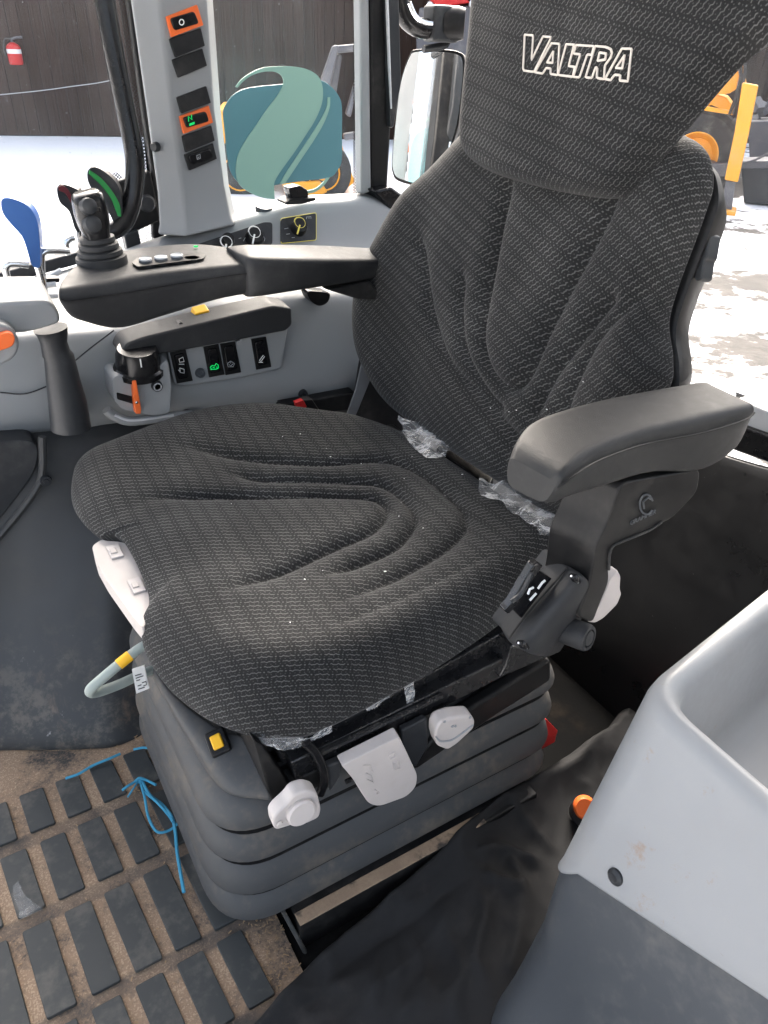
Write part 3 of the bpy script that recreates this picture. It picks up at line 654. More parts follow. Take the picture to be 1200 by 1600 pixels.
cir = [(-5+3.6*math.cos(t), 2+4.4*math.sin(t)) for t in np.linspace(0, 6.283, 14)]
plate([(780, 78), (925, 22), (955, 118), (805, 175)], 'orange_plastic', 1, [cir], 'symbol_white', 'orange_switch')
plate([(795, 182), (943, 132), (962, 215), (825, 270)], 'black_plastic')
plate([(808, 280), (950, 228), (972, 308), (838, 365)], 'black_plastic')
plate([(830, 457), (968, 404), (990, 482), (852, 533)], 'black_plastic')
plate([(842, 545), (980, 495), (1000, 575), (862, 628)], 'orange_plastic', 1, [[(-12, 3), (-13, -5), (-7, 0), (-8, -8)], [(-11, 7), (-3, 4)], [(-11, 9), (-3, 6)]], 'led_green', 'orange_switch')
plate([(855, 638), (992, 590), (1008, 660), (872, 715)], 'black_plastic')
plate([(865, 725), (1000, 672), (1018, 745), (890, 800)], 'black_plastic', 1, [[(-6, 4), (-7, -2), (-2, -4), (-1, 2), (-6, 4)], [(-5, 1), (-3, 0)]], None, 'black_switch')
lathe('screw', ony(241, 230, 1.42), (-.7, -.7, 0), [(0, .004), (.006, .004), (.008, 0), (.008, -.01)], 'dark_plastic', pil, n=16)
# grab handle
gh = [ony(x, y, d) for x, y, d in [(140, -120, 1.40), (160, -20, 1.39), (178, 80, 1.38), (196, 170, 1.37), (209, 235, 1.36), (211, 275, 1.355), (206, 315, 1.35), (195, 345, 1.34), (180, 360, 1.33), (166, 364, 1.33)]]
tag(tube('grab_handle', gh, [.0155]*8+[.014, .012], 'gloss_black', n=14, smoothn=60), 'long curved black grab handle beside the pillar', 'handle')

# ================================================================== TEAL PLATE
YP = 1.405
Z7 = lambda pts: zm(320, 60, 260/1200, pts)
def tp(a, b, o=0):
    x, y = Z7([(a, b)])[0]; return ony(x, y, YP-o)
tpl = empty('teal_plate', tp(690, 1190), 'teal plate with pale green swoosh standing on the console by the window', 'plate')
po = cr([(135, 560), (140, 505), (190, 425), (270, 370), (400, 345), (560, 330), (700, 305), (830, 300), (910, 345), (970, 420), (990, 500), (990, 700), (990, 870), (960, 950), (900, 1005), (760, 1022), (560, 1050), (420, 1075), (300, 1075), (225, 1020), (180, 940), (160, 820), (150, 700)], 90, True)
prism('plate', [tp(a, b) for a, b in po], (0, .004, 0), 'teal', tpl, bevel=.0008)
sw = list(cr([(222, 350), (260, 300), (330, 250), (420, 212), (560, 200), (680, 208), (760, 232), (820, 275), (848, 340), (852, 420), (835, 500), (790, 600), (720, 710), (640, 830), (560, 940), (515, 1010), (500, 1060), (505, 1160)], 60)) + list(cr([(505, 1160), (420, 1150), (330, 1115), (255, 1060), (228, 990), (228, 900), (250, 820), (300, 730), (370, 630), (450, 510), (520, 420), (560, 350), (568, 300), (545, 260), (500, 240), (430, 240), (350, 262), (290, 300), (235, 355)], 60))[1:]
prism('swoosh', [tp(a, b, .0022) for a, b in sw], (0, .002, 0), 'sage', tpl, bevel=0, smooth=False)
lnA = cr([(905, 425), (900, 500), (860, 610), (790, 730), (710, 850), (630, 970), (580, 1045)], 30); lnB = cr([(540, 1050), (600, 950), (680, 830), (760, 710), (830, 600), (878, 500), (888, 425)], 30)
prism('swoosh_line', [tp(a, b, .0022) for a, b in list(lnA)+list(lnB)], (0, .002, 0), 'sage', tpl, bevel=0, smooth=False)
tA = cr([(900, 1005), (860, 1060), (800, 1105), (740, 1120)], 14); tB = cr([(740, 1098), (800, 1082), (850, 1040), (880, 1005)], 14)
prism('swoosh_tail', [tp(a, b, .0012) for a, b in list(tA)+list(tB)], (0, .002, 0), 'sage', tpl, bevel=0, smooth=False)
prism('clear_tab', rpoly([tp(a, b, -.001) for a, b in [(495, 1050), (600, 1050), (640, 1120), (640, 1165), (520, 1165), (500, 1120)]], .006), (0, .004, 0), 'acrylic', tpl, bevel=.0005)
mb = prism('mount', rpoly([tp(a, b, .012) for a, b in [(605, 1080), (690, 1062), (745, 1095), (750, 1150), (630, 1160), (615, 1120)]], .003), (0, .03, 0), 'gloss_black', tpl, bevel=.002)
prism('mount_base', rpoly([tp(a, b, .02) for a, b in [(578, 1185), (630, 1160), (800, 1148), (805, 1168), (700, 1195), (590, 1202)]], .003), (0, .04, 0), 'black_plastic', tpl, bevel=.002)

# ================================================================== OUTSIDE MIRROR
ZR = lambda pts: zm(300, 0, .375, pts)
YM = 1.66
mn_ = ray(670, 180); mn_ = -mn_+np.array([-.50, -.10, .12]); mn_ /= np.linalg.norm(mn_); mp_ = ony(670, 180, YM)
def mir(x, y, o=0): return onpl(x, y, mp_+mn_*o, mn_)
mo = empty('wing_mirror', mir(670, 180), 'outside wing mirror with black rim reflecting the snow', 'mirror')
mpts = ZR([(935, 205), (1050, 205), (1110, 215), (1135, 240), (1135, 330), (1110, 520), (1060, 660), (985, 760), (960, 780), (860, 755), (835, 720), (832, 660), (850, 470), (870, 330), (905, 230)])
ring = cr([mir(*p) for p in mpts], 60, True); c_ = ring.mean(0)
prism('housing', ring, -mn_*.03, 'black_plastic', mo, bevel=.006)
prism('mirror_glass', c_+(ring-c_)*.955+mn_*.001, mn_*.003, 'mirror', mo, bevel=0, smooth=False)
tube('arm', [ony(x, y, 1.64) for x, y in ZR([(865, -60), (868, 10), (895, 80), (950, 118), (1010, 118)])], .020, 'gloss_black', mo, n=12, smoothn=24)
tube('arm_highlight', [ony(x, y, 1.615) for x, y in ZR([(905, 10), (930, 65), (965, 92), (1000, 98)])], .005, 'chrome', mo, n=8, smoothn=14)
box('clamp', ony(300+1040*.375, 100*.375, 1.64), (.075, .05, .07), 'dark_plastic', mo, bevel=.008)
lathe('clamp_cap', ony(300+1108*.375, 100*.375, 1.62), (.8, -.6, 0), [(0, .015), (.03, .015), (.034, 0), (.034, -.03)], 'black_plastic', mo, n=22)
tube('stem', [ony(x, y, 1.65) for x, y in ZR([(1050, 150), (1060, 185), (1000, 200), (965, 205)])], .008, 'dark_plastic', mo, n=8, smoothn=12)

# ================================================================== LEVERS BY THE CONSOLE
def paddle(name, pts, y, th, mat, parent, bev=.006):
    return prism(name, cr([ony(a, b, y) for a, b in pts], 40, True), (th*.35, th, 0), mat, parent, bevel=bev, segs=3)
Z3 = lambda pts: zm(0, 240, .29167, pts)
lv = empty('spool_lever', ony(60, 420, 1.27), 'blue hydraulic lever at the left edge beside the chrome guard', 'lever')
paddle('grip', Z3([(5, 255), (30, 238), (80, 245), (150, 280), (195, 350), (212, 450), (216, 590), (205, 612), (170, 600), (150, 540), (120, 450), (60, 380), (15, 320)]), 1.26, .024, 'blue_plastic', lv)
tube('rod', [ony(x, y, 1.275) for x, y in Z3([(200, 590), (225, 680), (245, 790)])], .006, 'chrome', lv, n=10)
lv = empty('spool_lever', ony(110, 370, 1.33), 'dark hydraulic lever with maroon stripe behind the joystick', 'lever')
paddle('grip', Z3([(305, 185), (335, 165), (390, 180), (430, 215), (440, 330), (425, 420), (400, 400), (370, 310), (320, 260)]), 1.33, .024, 'dark_plastic', lv)
prism('stripe', [ony(a, b, 1.327) for a, b in Z3(list(cr([(312, 178), (340, 172), (370, 200), (392, 250)], 12))+list(cr([(380, 262), (352, 215), (318, 200)], 12)))], (0, .004, 0), 'maroon_plastic', lv, bevel=.0005)
tube('rod', [ony(x, y, 1.345) for x, y in Z3([(415, 390), (430, 500), (440, 560)])], .006, 'chrome', lv, n=10)
lv = empty('spool_lever', ony(180, 370, 1.33), 'black hydraulic lever with green stripe between joystick and grab handle', 'lever')
paddle('grip', Z3([(468, 100), (490, 75), (530, 78), (600, 130), (640, 190), (655, 280), (655, 390), (645, 430), (620, 410), (590, 330), (520, 230), (475, 160)]), 1.33, .024, 'dark_plastic', lv)
prism('stripe', [ony(a, b, 1.327) for a, b in Z3(list(cr([(480, 88), (540, 130), (600, 200), (640, 270), (650, 340)], 16))+list(cr([(632, 335), (600, 250), (550, 180), (500, 130), (478, 110)], 16)))], (0, .004, 0), 'green_plastic', lv, bevel=.0005)
tube('rod', [ony(x, y, 1.345) for x, y in Z3([(600, 380), (590, 410), (585, 440), (590, 500)])], .006, 'chrome', lv, n=10)
rg = empty('lever_guard', ony(40, 465, 1.27), 'chrome rod guard standing round the hydraulic levers', 'guard')
for pts, y_ in (([(65, 790), (45, 690), (28, 610), (50, 590), (120, 592), (190, 606)], 1.25), ([(240, 780), (225, 640), (222, 540), (245, 522), (330, 522), (440, 530)], 1.28), ([(370, 590), (360, 520), (352, 475), (380, 452), (440, 452)], 1.33)):
    P = rpoly([ony(x, y, y_) for x, y in Z3(pts)], .012, 4)[5:-5]
    tube('rod', P, .0052, 'chrome', rg, n=10)
for k, (a, b) in enumerate((((215, 690), (330, 625)), ((30, 735), (300, 700)), ((40, 770), (310, 760)))):
    p0_, p1_ = [ony(x, y, 1.30+.03*(2-k)) for x, y in Z3([a, b])]
    tube('slot_rail', [p0_, p1_], .005, 'sill_grey', rg, n=8)
prism('slot', [ony(x, y, 1.3) for x, y in Z3([(70, 738), (210, 735), (215, 752), (72, 755)])], (0, .02, 0), 'black_plastic', rg, bevel=.001)
prism('slot', [ony(x, y, 1.33) for x, y in Z3([(210, 670), (320, 668), (318, 690), (212, 692)])], (0, .02, 0), 'black_plastic', rg, bevel=.001)
# grey handbrake-like post with orange button, and its dark boot
hp_ = empty('shift_post', ony(40, 560, 1.10), 'pale grey control post with an orange button at the left edge', 'control post')
rr = [[(-60, 474), (40, 472), (75, 472), (92, 480), (97, 500)], [(-60, 500), (40, 505), (70, 508), (86, 512), (92, 514)], [(-60, 560), (0, 560), (20, 540), (26, 520), (28, 516)]]
prism('arm', rpoly([ony(x, y, 1.08) for x, y in [(-60, 478), (40, 471), (78, 470), (92, 486), (96, 505), (62, 516), (32, 522), (10, 520), (-60, 520)]], [.01, .02, .03, .03, .02, .02, .02, .02, .01]), (.0, .09, .012), 'grey_plastic', hp_, bevel=.014, segs=4)
prism('cup', rpoly([ony(x, y, 1.055) for x, y in [(-60, 508), (10, 506), (26, 520), (32, 540), (24, 560), (-10, 578), (-60, 585)]], [.01, .02, .02, .02, .02, .02, .01]), (.0, .07, .0), 'grey_plastic', hp_, bevel=.010, segs=4)
prism('button', cr([ony(x, y, 1.045) for x, y in [(-20, 532), (0, 523), (14, 520), (23, 527), (20, 540), (4, 547), (-20, 552)]], 24, True), (0, .02, 0), 'orange_plastic', hp_, bevel=.004, segs=3)
bt_ = []
for px_, py_, r_ in [(79, 513, .024), (82, 522, .021), (84, 535, .0185), (88, 552, .020), (92, 556, .021), (98, 590, .024), (106, 630, .028), (111, 668, .030)]:
    bt_.append((ony(px_, py_, 1.13), r_))
tag(tube('lever_boot', [b[0] for b in bt_], [b[1] for b in bt_], 'dark_plastic', n=20), 'dark ribbed lever sleeve rising from the panel under the grey post', 'sleeve')
prism('foot', rpoly([ony(x, y, 1.155) for x, y in [(84, 600), (120, 600), (134, 645), (138, 668), (86, 674)]], .006), (0, .04, 0), 'dark_plastic', bpy.data.objects['lever_boot'], bevel=.004)

# ================================================================== DRIVER SEAT
seat = empty('driver_seat', (.38, .72, .07), 'black patterned fabric suspension seat with armrests on a ribbed grey base', 'seat')
def groove(P, poly, depth, width, n=120, taper=.12):
    Q = cr(poly, n); t = np.linspace(0, 1, n); tp_ = np.clip(np.minimum(t, 1-t)/taper, 0, 1); tp_ = tp_*tp_*(3-2*tp_)
    out = np.zeros(len(P))
    for a in range(0, len(P), 4000):
        d = np.linalg.norm(P[a:a+4000, None, :]-Q[None], axis=2)
        out[a:a+4000] = (tp_[None]*np.exp(-np.sqrt(d*d+.0015**2)/width)).max(1)
    return -depth*out
def pillow(name, outline, center, O, U, W, N, front, edge, mat, parent, r0=.78, nr=90, rot=0., under=.03, foam=0., backin=.9):
    """padded cushion: star-shaped outline in plane (U, W); front(P) gives the height over the plane, edge the height of the rim"""
    na = len(outline); edge = np.broadcast_to(np.array(edge, float), (na,))
    rr = np.r_[np.linspace(.012, r0, int(nr*.62)), r0+(1-r0)*np.sin(np.linspace(0, math.pi/2, nr-int(nr*.62)+1)[1:])]
    C = np.array(center); D_ = outline-C; L = np.linalg.norm(D_, axis=1)
    P = (C+rr[:, None, None]*D_[None]).reshape(-1, 2); h = front(P).reshape(len(rr), na)
    t = np.clip((rr-r0)/(1-r0), 0, 1)[:, None]; k = 1-np.sqrt(np.maximum(0, 1-t**2.0))
    drop = (h-edge[None])*k; H = h-drop
    uvP = (P.reshape(len(rr), na, 2)+(D_/L[:, None])[None]*(np.maximum(drop, 0)*.85)[..., None]).reshape(-1, 2)
    P3 = [P.reshape(len(rr), na, 2)]; HH = [H]
    for s_, dz in ((.975, under*.2), (.93, under*.55), (backin-.05, under)):
        P3.append((C+s_*D_)[None]); HH.append((edge-dz)[None]); uvP = np.vstack([uvP, C+(1.02+(1-s_))*D_])
    P3 = np.concatenate(P3, 0); HH = np.concatenate(HH, 0); nrr = len(P3)
    V = np.array(O)+P3.reshape(-1, 2)[:, :1]*np.array(U)+P3.reshape(-1, 2)[:, 1:]*np.array(W)+HH.reshape(-1, 1)*np.array(N)
    F = [(j*na+i, j*na+(i+1) % na, (j+1)*na+(i+1) % na, (j+1)*na+i) for j in range(nrr-1) for i in range(na)]
    F.append(tuple(range(na))); F.append(tuple(range((nrr-1)*na, nrr*na)))
    c_, s_ = math.cos(rot), math.sin(rot); uv = np.stack([uvP[:, 0]*c_+uvP[:, 1]*s_, -uvP[:, 0]*s_+uvP[:, 1]*c_], 1)
    return mk(name, V, F, mat, parent, uv=uv, sharp=80)
def byangle(P2, C, n):
    """closed smooth outline sampled by angle about C"""
    Q = cr(P2, 1200, True)-np.array(C); a = np.unwrap(np.arctan2(Q[:, 1], Q[:, 0]))
    return Q, a
# --- cushion
cps = [(112, 760, .435), (128, 718, .455), (190, 688, .47), (300, 645, .485), (400, 630, .49), (500, 640, .487), (560, 651, .48), (640, 682, .475), (720, 735, .47), (800, 790, .47), (868, 838, .465), (876, 868, .45), (845, 915, .425), (790, 968, .41), (700, 1032, .40), (600, 1091, .40), (520, 1132, .395), (470, 1150, .39), (400, 1151, .388), (330, 1127, .388), (270, 1082, .39), (232, 1030, .40), (221, 985, .415), (232, 930, .44), (190, 843, .445), (152, 838, .435), (118, 800, .43)]
C3 = np.array([onz(*p) for p in cps]); C3s = cr(C3, 440, True)
CC = (.37, .76)
def cush_front(P):
    x, y = P[:, 0], P[:, 1]
    h = np.full(len(P), .472)
    d = np.abs(y-.77)/.29
    h += .016*np.clip(d-.45, 0, 1)**1.5*1.6
    h += -.030*np.clip((.24-x)/.16, 0, 1)**2 + .018*np.clip((x-.42)/.2, 0, 1)**2
    h += .012*np.clip((y-.9)/.2, 0, 1)
    wd = .0095
    px2 = lambda pts, z_=.47: np.array([onz(a, b, z_)[:2] for a, b in pts])
    for g_, dp in ((px2([(200, 776), (330, 772), (480, 770), (575, 772), (604, 790), (585, 822), (520, 852), (440, 888), (330, 930)]), .0175),
                   (px2([(340, 738), (430, 746), (540, 748), (605, 758), (648, 800), (630, 840), (570, 872), (485, 907)]), .0175),
                   (px2([(262, 704), (360, 714), (480, 721), (585, 719), (640, 734), (700, 775), (728, 815), (702, 852), (620, 900), (495, 960)]), .016),
                   (px2([(780, 865), (700, 905), (600, 950), (520, 985)]), .004)):
        h += groove(P, g_, dp, wd)
    for i in range(0, len(P), 1): pass
    h += .0012*np.sin(x*31+y*17)*np.sin(y*29-x*11)
    return h
cush = pillow('seat_cushion', C3s[:, :2], CC, (0, 0, 0), (1, 0, 0), (0, 1, 0), (0, 0, 1), cush_front, C3s[:, 2], 'seat_fabric', seat, r0=.80, nr=130, rot=math.radians(-29), under=.05)
# --- backrest
TI = math.radians(12); BO = np.array([.615, .755, .45]); BU = np.array([0, -1., 0]); BW = np.array([math.sin(TI), 0, math.cos(TI)]); BN = np.array([-math.cos(TI), 0, math.sin(TI)])
def pl(px, py, off=0.):
    p = onpl(px, py, BO+BN*off, BN)-BO; return np.array([p@BU, p@BW])
bo_px = [(880, 130), (790, 160), (742, 205), (690, 262), (640, 312), (598, 386), (576, 432), (569, 490), (575, 550), (597, 598), (628, 640), (692, 688), (770, 738), (850, 790), (898, 812), (930, 780), (990, 700), (1045, 610), (1052, 560), (1046, 505), (1060, 450), (1084, 385), (1104, 330), (1115, 290), (1110, 248), (1092, 224), (1064, 208), (1010, 170)]
BE = -.035
bo2 = cr(np.array([pl(a, b, BE) for a, b in bo_px]), 420, True)
BC = (0.0, .26)
def rowrot(p, d, off=0.):
    v = pl(p[0]+d[0], p[1]+d[1], off)-pl(p[0], p[1], off); return math.atan2(v[1], v[0])
def back_front(P):
    u, w_ = P[:, 0], P[:, 1]
    h = np.full(len(P), .012)
    d = np.clip((np.abs(u)-.10)/.2, 0, 1); h += np.where(u > 0, .045, .012)*d**1.6*np.clip(1.15-w_*.9, .4, 1)
    h += .022*np.exp(-((w_-.14)/.13)**2)*np.exp(-(u/.15)**2)
    zz = lambda pts, o=.02: np.array([pl(a, b, o) for a, b in zm(540, 180, .55, pts)])
    for g_, dp, wd in ((zz([(452, 130), (440, 190), (410, 330), (390, 480), (380, 620), (400, 710), (440, 765), (480, 775), (512, 735), (560, 600), (640, 430), (735, 240), (770, 180)]), .024, .011),
                       (zz([(190, 330), (206, 400), (230, 560), (285, 690), (380, 800), (470, 900), (520, 960)]), .018, .012),
                       (zz([(318, 420), (316, 560), (340, 680), (400, 790), (460, 850)]), .018, .010),
                       (zz([(530, 870), (560, 780), (610, 690), (700, 570), (760, 500)]), .019, .010),
                       (zz([(610, 880), (640, 770), (700, 640), (790, 540), (860, 470)]), .016, .012)):
        h += groove(P, g_, dp, wd)
    h += .0012*np.sin(u*33+w_*15)*np.sin(w_*27-u*13)
    return h
back = pillow('backrest', bo2, BC, BO, BU, BW, BN, back_front, BE, 'seat_fabric', seat, r0=.80, nr=120, rot=rowrot((650, 500), (10, -9), .01), under=.03)
sh = BO+((np.array(BC)+(bo2-np.array(BC))*1.0)[:, :1]*BU+(np.array(BC)+(bo2-np.array(BC))*1.0)[:, 1:]*BW)
sh = sh[::4]+BU*.005-BW*.010; cS = sh.mean(0)
loft('back_shell', [cS+(sh-cS)*.96+BN*(BE-.014), cS+(sh-cS)*.98+BN*(BE-.018), cS+(sh-cS)*.975+BN*(BE-.030), cS+(sh-cS)*.9+BN*(BE-.07)], 'black_plastic', seat, sharp=50)
rs_ = [BO+p_[0]*BU+p_[1]*BW+BN*(BE-.022) for p_ in [pl(a, b, BE-.022) for a, b in [(1086, 372), (1096, 360), (1110, 366), (1104, 402), (1100, 408), (1096, 436), (1086, 440), (1078, 410)]]]
prism('recline_switch', rs_, -BN*.022, 'dark_plastic', seat, bevel=.003)
# --- headrest
HOFF = .055
hr_px = [(736, -40), (727, 60), (720, 150), (716, 205), (724, 240), (762, 268), (830, 289), (900, 303), (950, 307), (975, 297), (1000, 270), (1050, 212), (1110, 138), (1160, 84), (1222, 40), (1265, 0), (1268, -70), (1200, -140), (1040, -190), (880, -180), (780, -130)]
HE = HOFF-.045
ho2 = cr(np.array([pl(a, b, HE+.015) for a, b in hr_px]), 360, True); HC = ho2.mean(0)+np.array([0, .0])
def head_front(P):
    u, w_ = P[:, 0]-HC[0], P[:, 1]-HC[1]
    return HOFF-.9*u*u*.35-.25*w_*w_+.0008*np.sin(u*40+w_*21)
head = pillow('headrest', ho2, HC, BO, BU, BW, BN, head_front, HE, 'seat_fabric', seat, r0=.86, nr=70, rot=rowrot((880, 220), (10, -12), .05), under=.02)
# --- embroidered lettering on the headrest
def onhead(px, py, o=.0008):
    off = HOFF
    for _ in range(3):
        p = pl(px, py, off); off = head_front(p[None])[0]+o
    return BO+p[0]*BU+p[1]*BW+off*BN
LT = [[(120, 85), (200, 92), (182, 325), (290, 102), (370, 108), (205, 435), (105, 420)],
      [(370, 165), (445, 170), (428, 465), (360, 452), (364, 402), (320, 398), (287, 450), (215, 437)], [(388, 240), (382, 350), (330, 345)],
      [(508, 175), (582, 178), (532, 380), (588, 386), (570, 480), (432, 462)],
      [(600, 182), (768, 192), (748, 275), (706, 270), (632, 486), (574, 480), (640, 270), (577, 262)],
      [(780, 192), (880, 200), (925, 220), (938, 255), (925, 300), (872, 372), (862, 502), (796, 490), (800, 405), (786, 384), (750, 492), (690, 485)], [(822, 252), (882, 262), (874, 318), (804, 330)],
      [(1030, 215), (1122, 218), (1085, 522), (1010, 515), (1016, 465), (962, 460), (925, 512), (872, 500)], [(1056, 275), (1034, 400), (975, 396)]]
parts = []
for p_ in LT:
    P = lin(list(p_)+[p_[0]], 60)
    parts.append(tubeVF(np.array([onhead(800+a/6, 40+b/6) for a, b in P]), .00125, 6))
V, F = join(parts); mk('lettering', V, F, 'stitch', head)

# --- control armrest (driver's right)
ZP = .742
pf = [(98, 436), (112, 418), (135, 406), (201, 388), (292, 379), (350, 383), (392, 392)]
pc = [(92, 452), (106, 450), (131, 446), (190, 434), (270, 423), (350, 415), (392, 411)]
pm = [(92, 466), (104, 470), (125, 468), (204, 456), (270, 445), (350, 432), (390, 427)]
pbm = [(97, 478), (106, 494), (128, 505), (185, 516), (255, 497), (335, 472), (388, 461)]
A_ = cr([onz(a, b, ZP+.002) for a, b in pf], 36); B_ = cr([onz(a, b, ZP-.003) for a, b in pc], 36)
ys = B_[:, 1]
def follow(pts, off): 
    Q = cr(np.array(pts, float), 36); return np.array([ony(q_[0], q_[1], y_+off) for q_, y_ in zip(Q, ys)])
M_ = follow(pm, -.006); L_ = follow(pbm, .012); LF = L_.copy(); LF[:, 1] = np.maximum(A_[:, 1]-.02, L_[:, 1]+.03); LF[:, 0] = L_[:, 0]+.02
rings = [np.array([A_[i], B_[i], M_[i], L_[i], LF[i]]) for i in range(36)]
pod = loft('control_armrest', [rpoly(q_, [.012, .010, .008, .014, .014], 5) for q_ in rings], 'soft_black', seat, sharp=60)
tube('pod_seam', M_[1:]+[0, -.0005, 0], .0011, 'black_plastic', pod, n=5)
for x_, y_ in ((228, 411), (252, 408), (277, 405)):
    c_ = onz(x_, y_, ZP+.001); lathe('button', c_, (0, 0, 1), [(0, .006), (.007, .006), (.009, .004), (.0095, 0), (.013, 0), (.0135, -.004)], 'base_grey', pod, n=20)
    lathe('button_ring', c_, (0, 0, 1), [(.0068, .0062), (.0072, .0072), (.0085, .0066), (.009, .0045)], 'sill_grey', pod, n=20)
lathe('blank_cap', onz(300, 404, ZP+.001), (0, 0, 1), [(0, .0015), (.0105, .0015), (.0125, 0), (.0125, -.003)], 'black_plastic', pod, n=20)
prism('button_strip', rpoly([onz(x, y, ZP+.0005) for x, y in [(205, 412), (215, 404), (300, 397), (322, 399), (318, 406), (215, 419)]], .006), (0, 0, .002), 'black_plastic', pod, bevel=.001)
box('led', onz(306, 385, ZP+.004), (.006, .004, .002), 'led_green', pod, bevel=.0004)
# joystick: boot and grip
jx = 1.105
jb = onz(160, 410, ZP); prof = [(.034, -.004)]
for k in range(4): prof += [(.034-.0035*k, .004+.0085*k), (.0335-.0035*k, .009+.0085*k), (.029-.0035*k, .0105+.0085*k)]
prof += [(.0165, .042), (.015, .05), (0, .05)]
lathe('joystick_boot', jb, (-.05, 0, 1), prof, 'soft_black', pod, n=32)
jy = jb[1]; js = []
for px_, py_, a_, b_ in [(158, 392, .0150, .0150), (155, 380, .0150, .0150), (151, 366, .0165, .0170), (147, 350, .0200, .0190), (142, 330, .0215, .0200), (138, 314, .0205, .0195), (135, 304, .0190, .0185), (134, 300, .015, .014)]:
    c_ = ony(px_, py_, jy-.004); an = np.linspace(0, 2*math.pi, 28, endpoint=False)
    sq_ = lambda v: np.sign(v)*np.abs(v)**.62
    R_ = frame((-.18, -.05, 1), (0, 1, 0)); js.append(c_+np.stack([a_*sq_(np.cos(an)), b_*sq_(np.sin(an)), 0*an], 1)@R_.T)
jst = loft('joystick_grip', js, 'gloss_black', pod, sharp=60)
for px_, py_, r_ in ((140, 322, .0105), (146, 350, .0115)):
    c_ = ony(px_, py_, jy-.026); lathe('thumb_button', c_, (.12, -1, .25), [(0, .004), (r_*.6, .003), (r_*.9, .001), (r_, -.002), (r_*1.15, -.006)], 'dark_plastic', pod, n=22)
# padded arm on the same side
paf = [(354, 382), (372, 379), (400, 378), (480, 379), (560, 383), (640, 390)]; pan = [(360, 392), (378, 400), (400, 404), (480, 406), (560, 407), (640, 408)]; pab = [(376, 440), (384, 462), (402, 466), (480, 454), (560, 442), (640, 430)]
zpd = [.748, .750, .750, .738, .716, .690]
A2 = cr([onz(a, b, z_+.002) for (a, b), z_ in zip(paf, zpd)], 24); B2 = cr([onz(a, b, z_) for (a, b), z_ in zip(pan, zpd)], 24); Q = cr(np.array(pab, float), 24)
L2 = np.array([ony(q_[0], q_[1], y_+.012) for q_, y_ in zip(Q, B2[:, 1])]); LF2 = L2+[0, .07, 0]
loft('arm_pad', [rpoly([A2[i], B2[i], L2[i]+[0, -.002, 0], LF2[i]], [.02, .014, .014, .014], 6) for i in range(24)], 'soft_black', seat, sharp=70)
prism('arm_bracket', [ony(x, y, 1.06) for x, y in [(508, 452), (580, 440), (600, 470), (560, 468)]], (0, .04, 0), 'black_plastic', seat, bevel=.004)
# --- left armrest
sf = [(798, 714), (806, 688), (824, 662), (858, 643), (930, 622), (1010, 605), (1078, 595), (1098, 595)]
sn = [(866, 752), (877, 741), (890, 728), (925, 703), (995, 677), (1090, 655), (1160, 638), (1177, 632)]
sb = [(850, 788), (866, 791), (892, 781), (943, 765), (1017, 743), (1095, 740), (1148, 708), (1168, 662)]
zt = [.708, .716, .721, .724, .724, .724, .723, .721]
A3 = cr([onz(a, b, z_) for (a, b), z_ in zip(sf, zt)], 30); B3 = cr([onz(a, b, z_-.003) for (a, b), z_ in zip(sn, zt)], 30); Q = cr(np.array(sb, float), 30)
L3 = np.array([ony(q_[0], q_[1], y_+.006) for q_, y_ in zip(Q, B3[:, 1])]); LF3 = L3+(A3-B3)*np.array([.95, .85, 0])
larm = loft('left_armrest', [rpoly([A3[i], B3[i], B3[i]*.70+L3[i]*.30+[-.001, -.004, 0], L3[i], LF3[i], A3[i]*.66+LF3[i]*.34+[.001, .004, 0]], [.016, .013, .006, .014, .014, .01], 5) for i in range(30)], 'armrest_black', seat, bevel=.008, segs=4, sharp=60)
sm = np.array([B3[i]*.80+L3[i]*.20+[0, -.0052, 0] for i in range(1, 29)])
tube('armrest_seam', sm, .0010, 'black_plastic', larm, n=5)
# bracket below the left armrest
Z8 = lambda pts: zm(760, 560, .36667, pts)
bk = [ony(x, y, .40) for x, y in Z8([(575, 530), (915, 470), (900, 570), (790, 685), (600, 770), (535, 800), (520, 840), (525, 950), (480, 1060), (455, 1130), (390, 1100), (440, 960), (465, 800), (520, 690)])]
abr = prism('armrest_bracket', rpoly(bk, .01, 4), (-.012, .055, -.004), 'black_plastic', seat, bevel=.006, segs=3)
an = np.linspace(.6, 5.9, 20)
symbol('maker_emblem', [[(682+30*math.cos(t)*.95, 622+42*math.sin(t)) for t in an], [(672, 640), (668, 610), (690, 592), (700, 600)]], lambda a, b: ony(*Z8([(a, b)])[0], .3985), 'base_grey', abr, .0011)
cu = bpy.data.curves.new('t', 'FONT'); cu.body = 'GRAMMER'; cu.size = .0105; cu.extrude = .0004
to = bpy.data.objects.new('t', cu); COL.objects.link(to); dgph = bpy.context.evaluated_depsgraph_get(); tm = bpy.data.meshes.new_from_object(to.evaluated_get(dgph))
tv = np.array([v.co[:] for v in tm.vertices]); tf = [tuple(p.vertices) for p in tm.polygons]; bpy.data.objects.remove(to)
ta, tb = ony(*Z8([(610, 712)])[0], .3985), ony(*Z8([(722, 660)])[0], .3985); ex = (tb-ta); tl = np.linalg.norm(ex); ex /= tl; ez = np.cross(ex, [0, 1., 0]); ez = -ez if ez[2] < 0 else ez
sc_ = tl/max(1e-6, tv[:, 0].max()); mk('maker_name', ta+tv[:, :1]*sc_*ex+tv[:, 1:2]*sc_*ez+tv[:, 2:]*np.array([0, -1., 0]), tf, 'base_grey', abr, smooth=False)
tube('bracket_rib', [ony(x, y, .3985) for x, y in Z8([(748, 697), (690, 735), (580, 780), (540, 800), (524, 840), (522, 900)])], .0016, 'armrest_black', abr, n=6, smoothn=24)
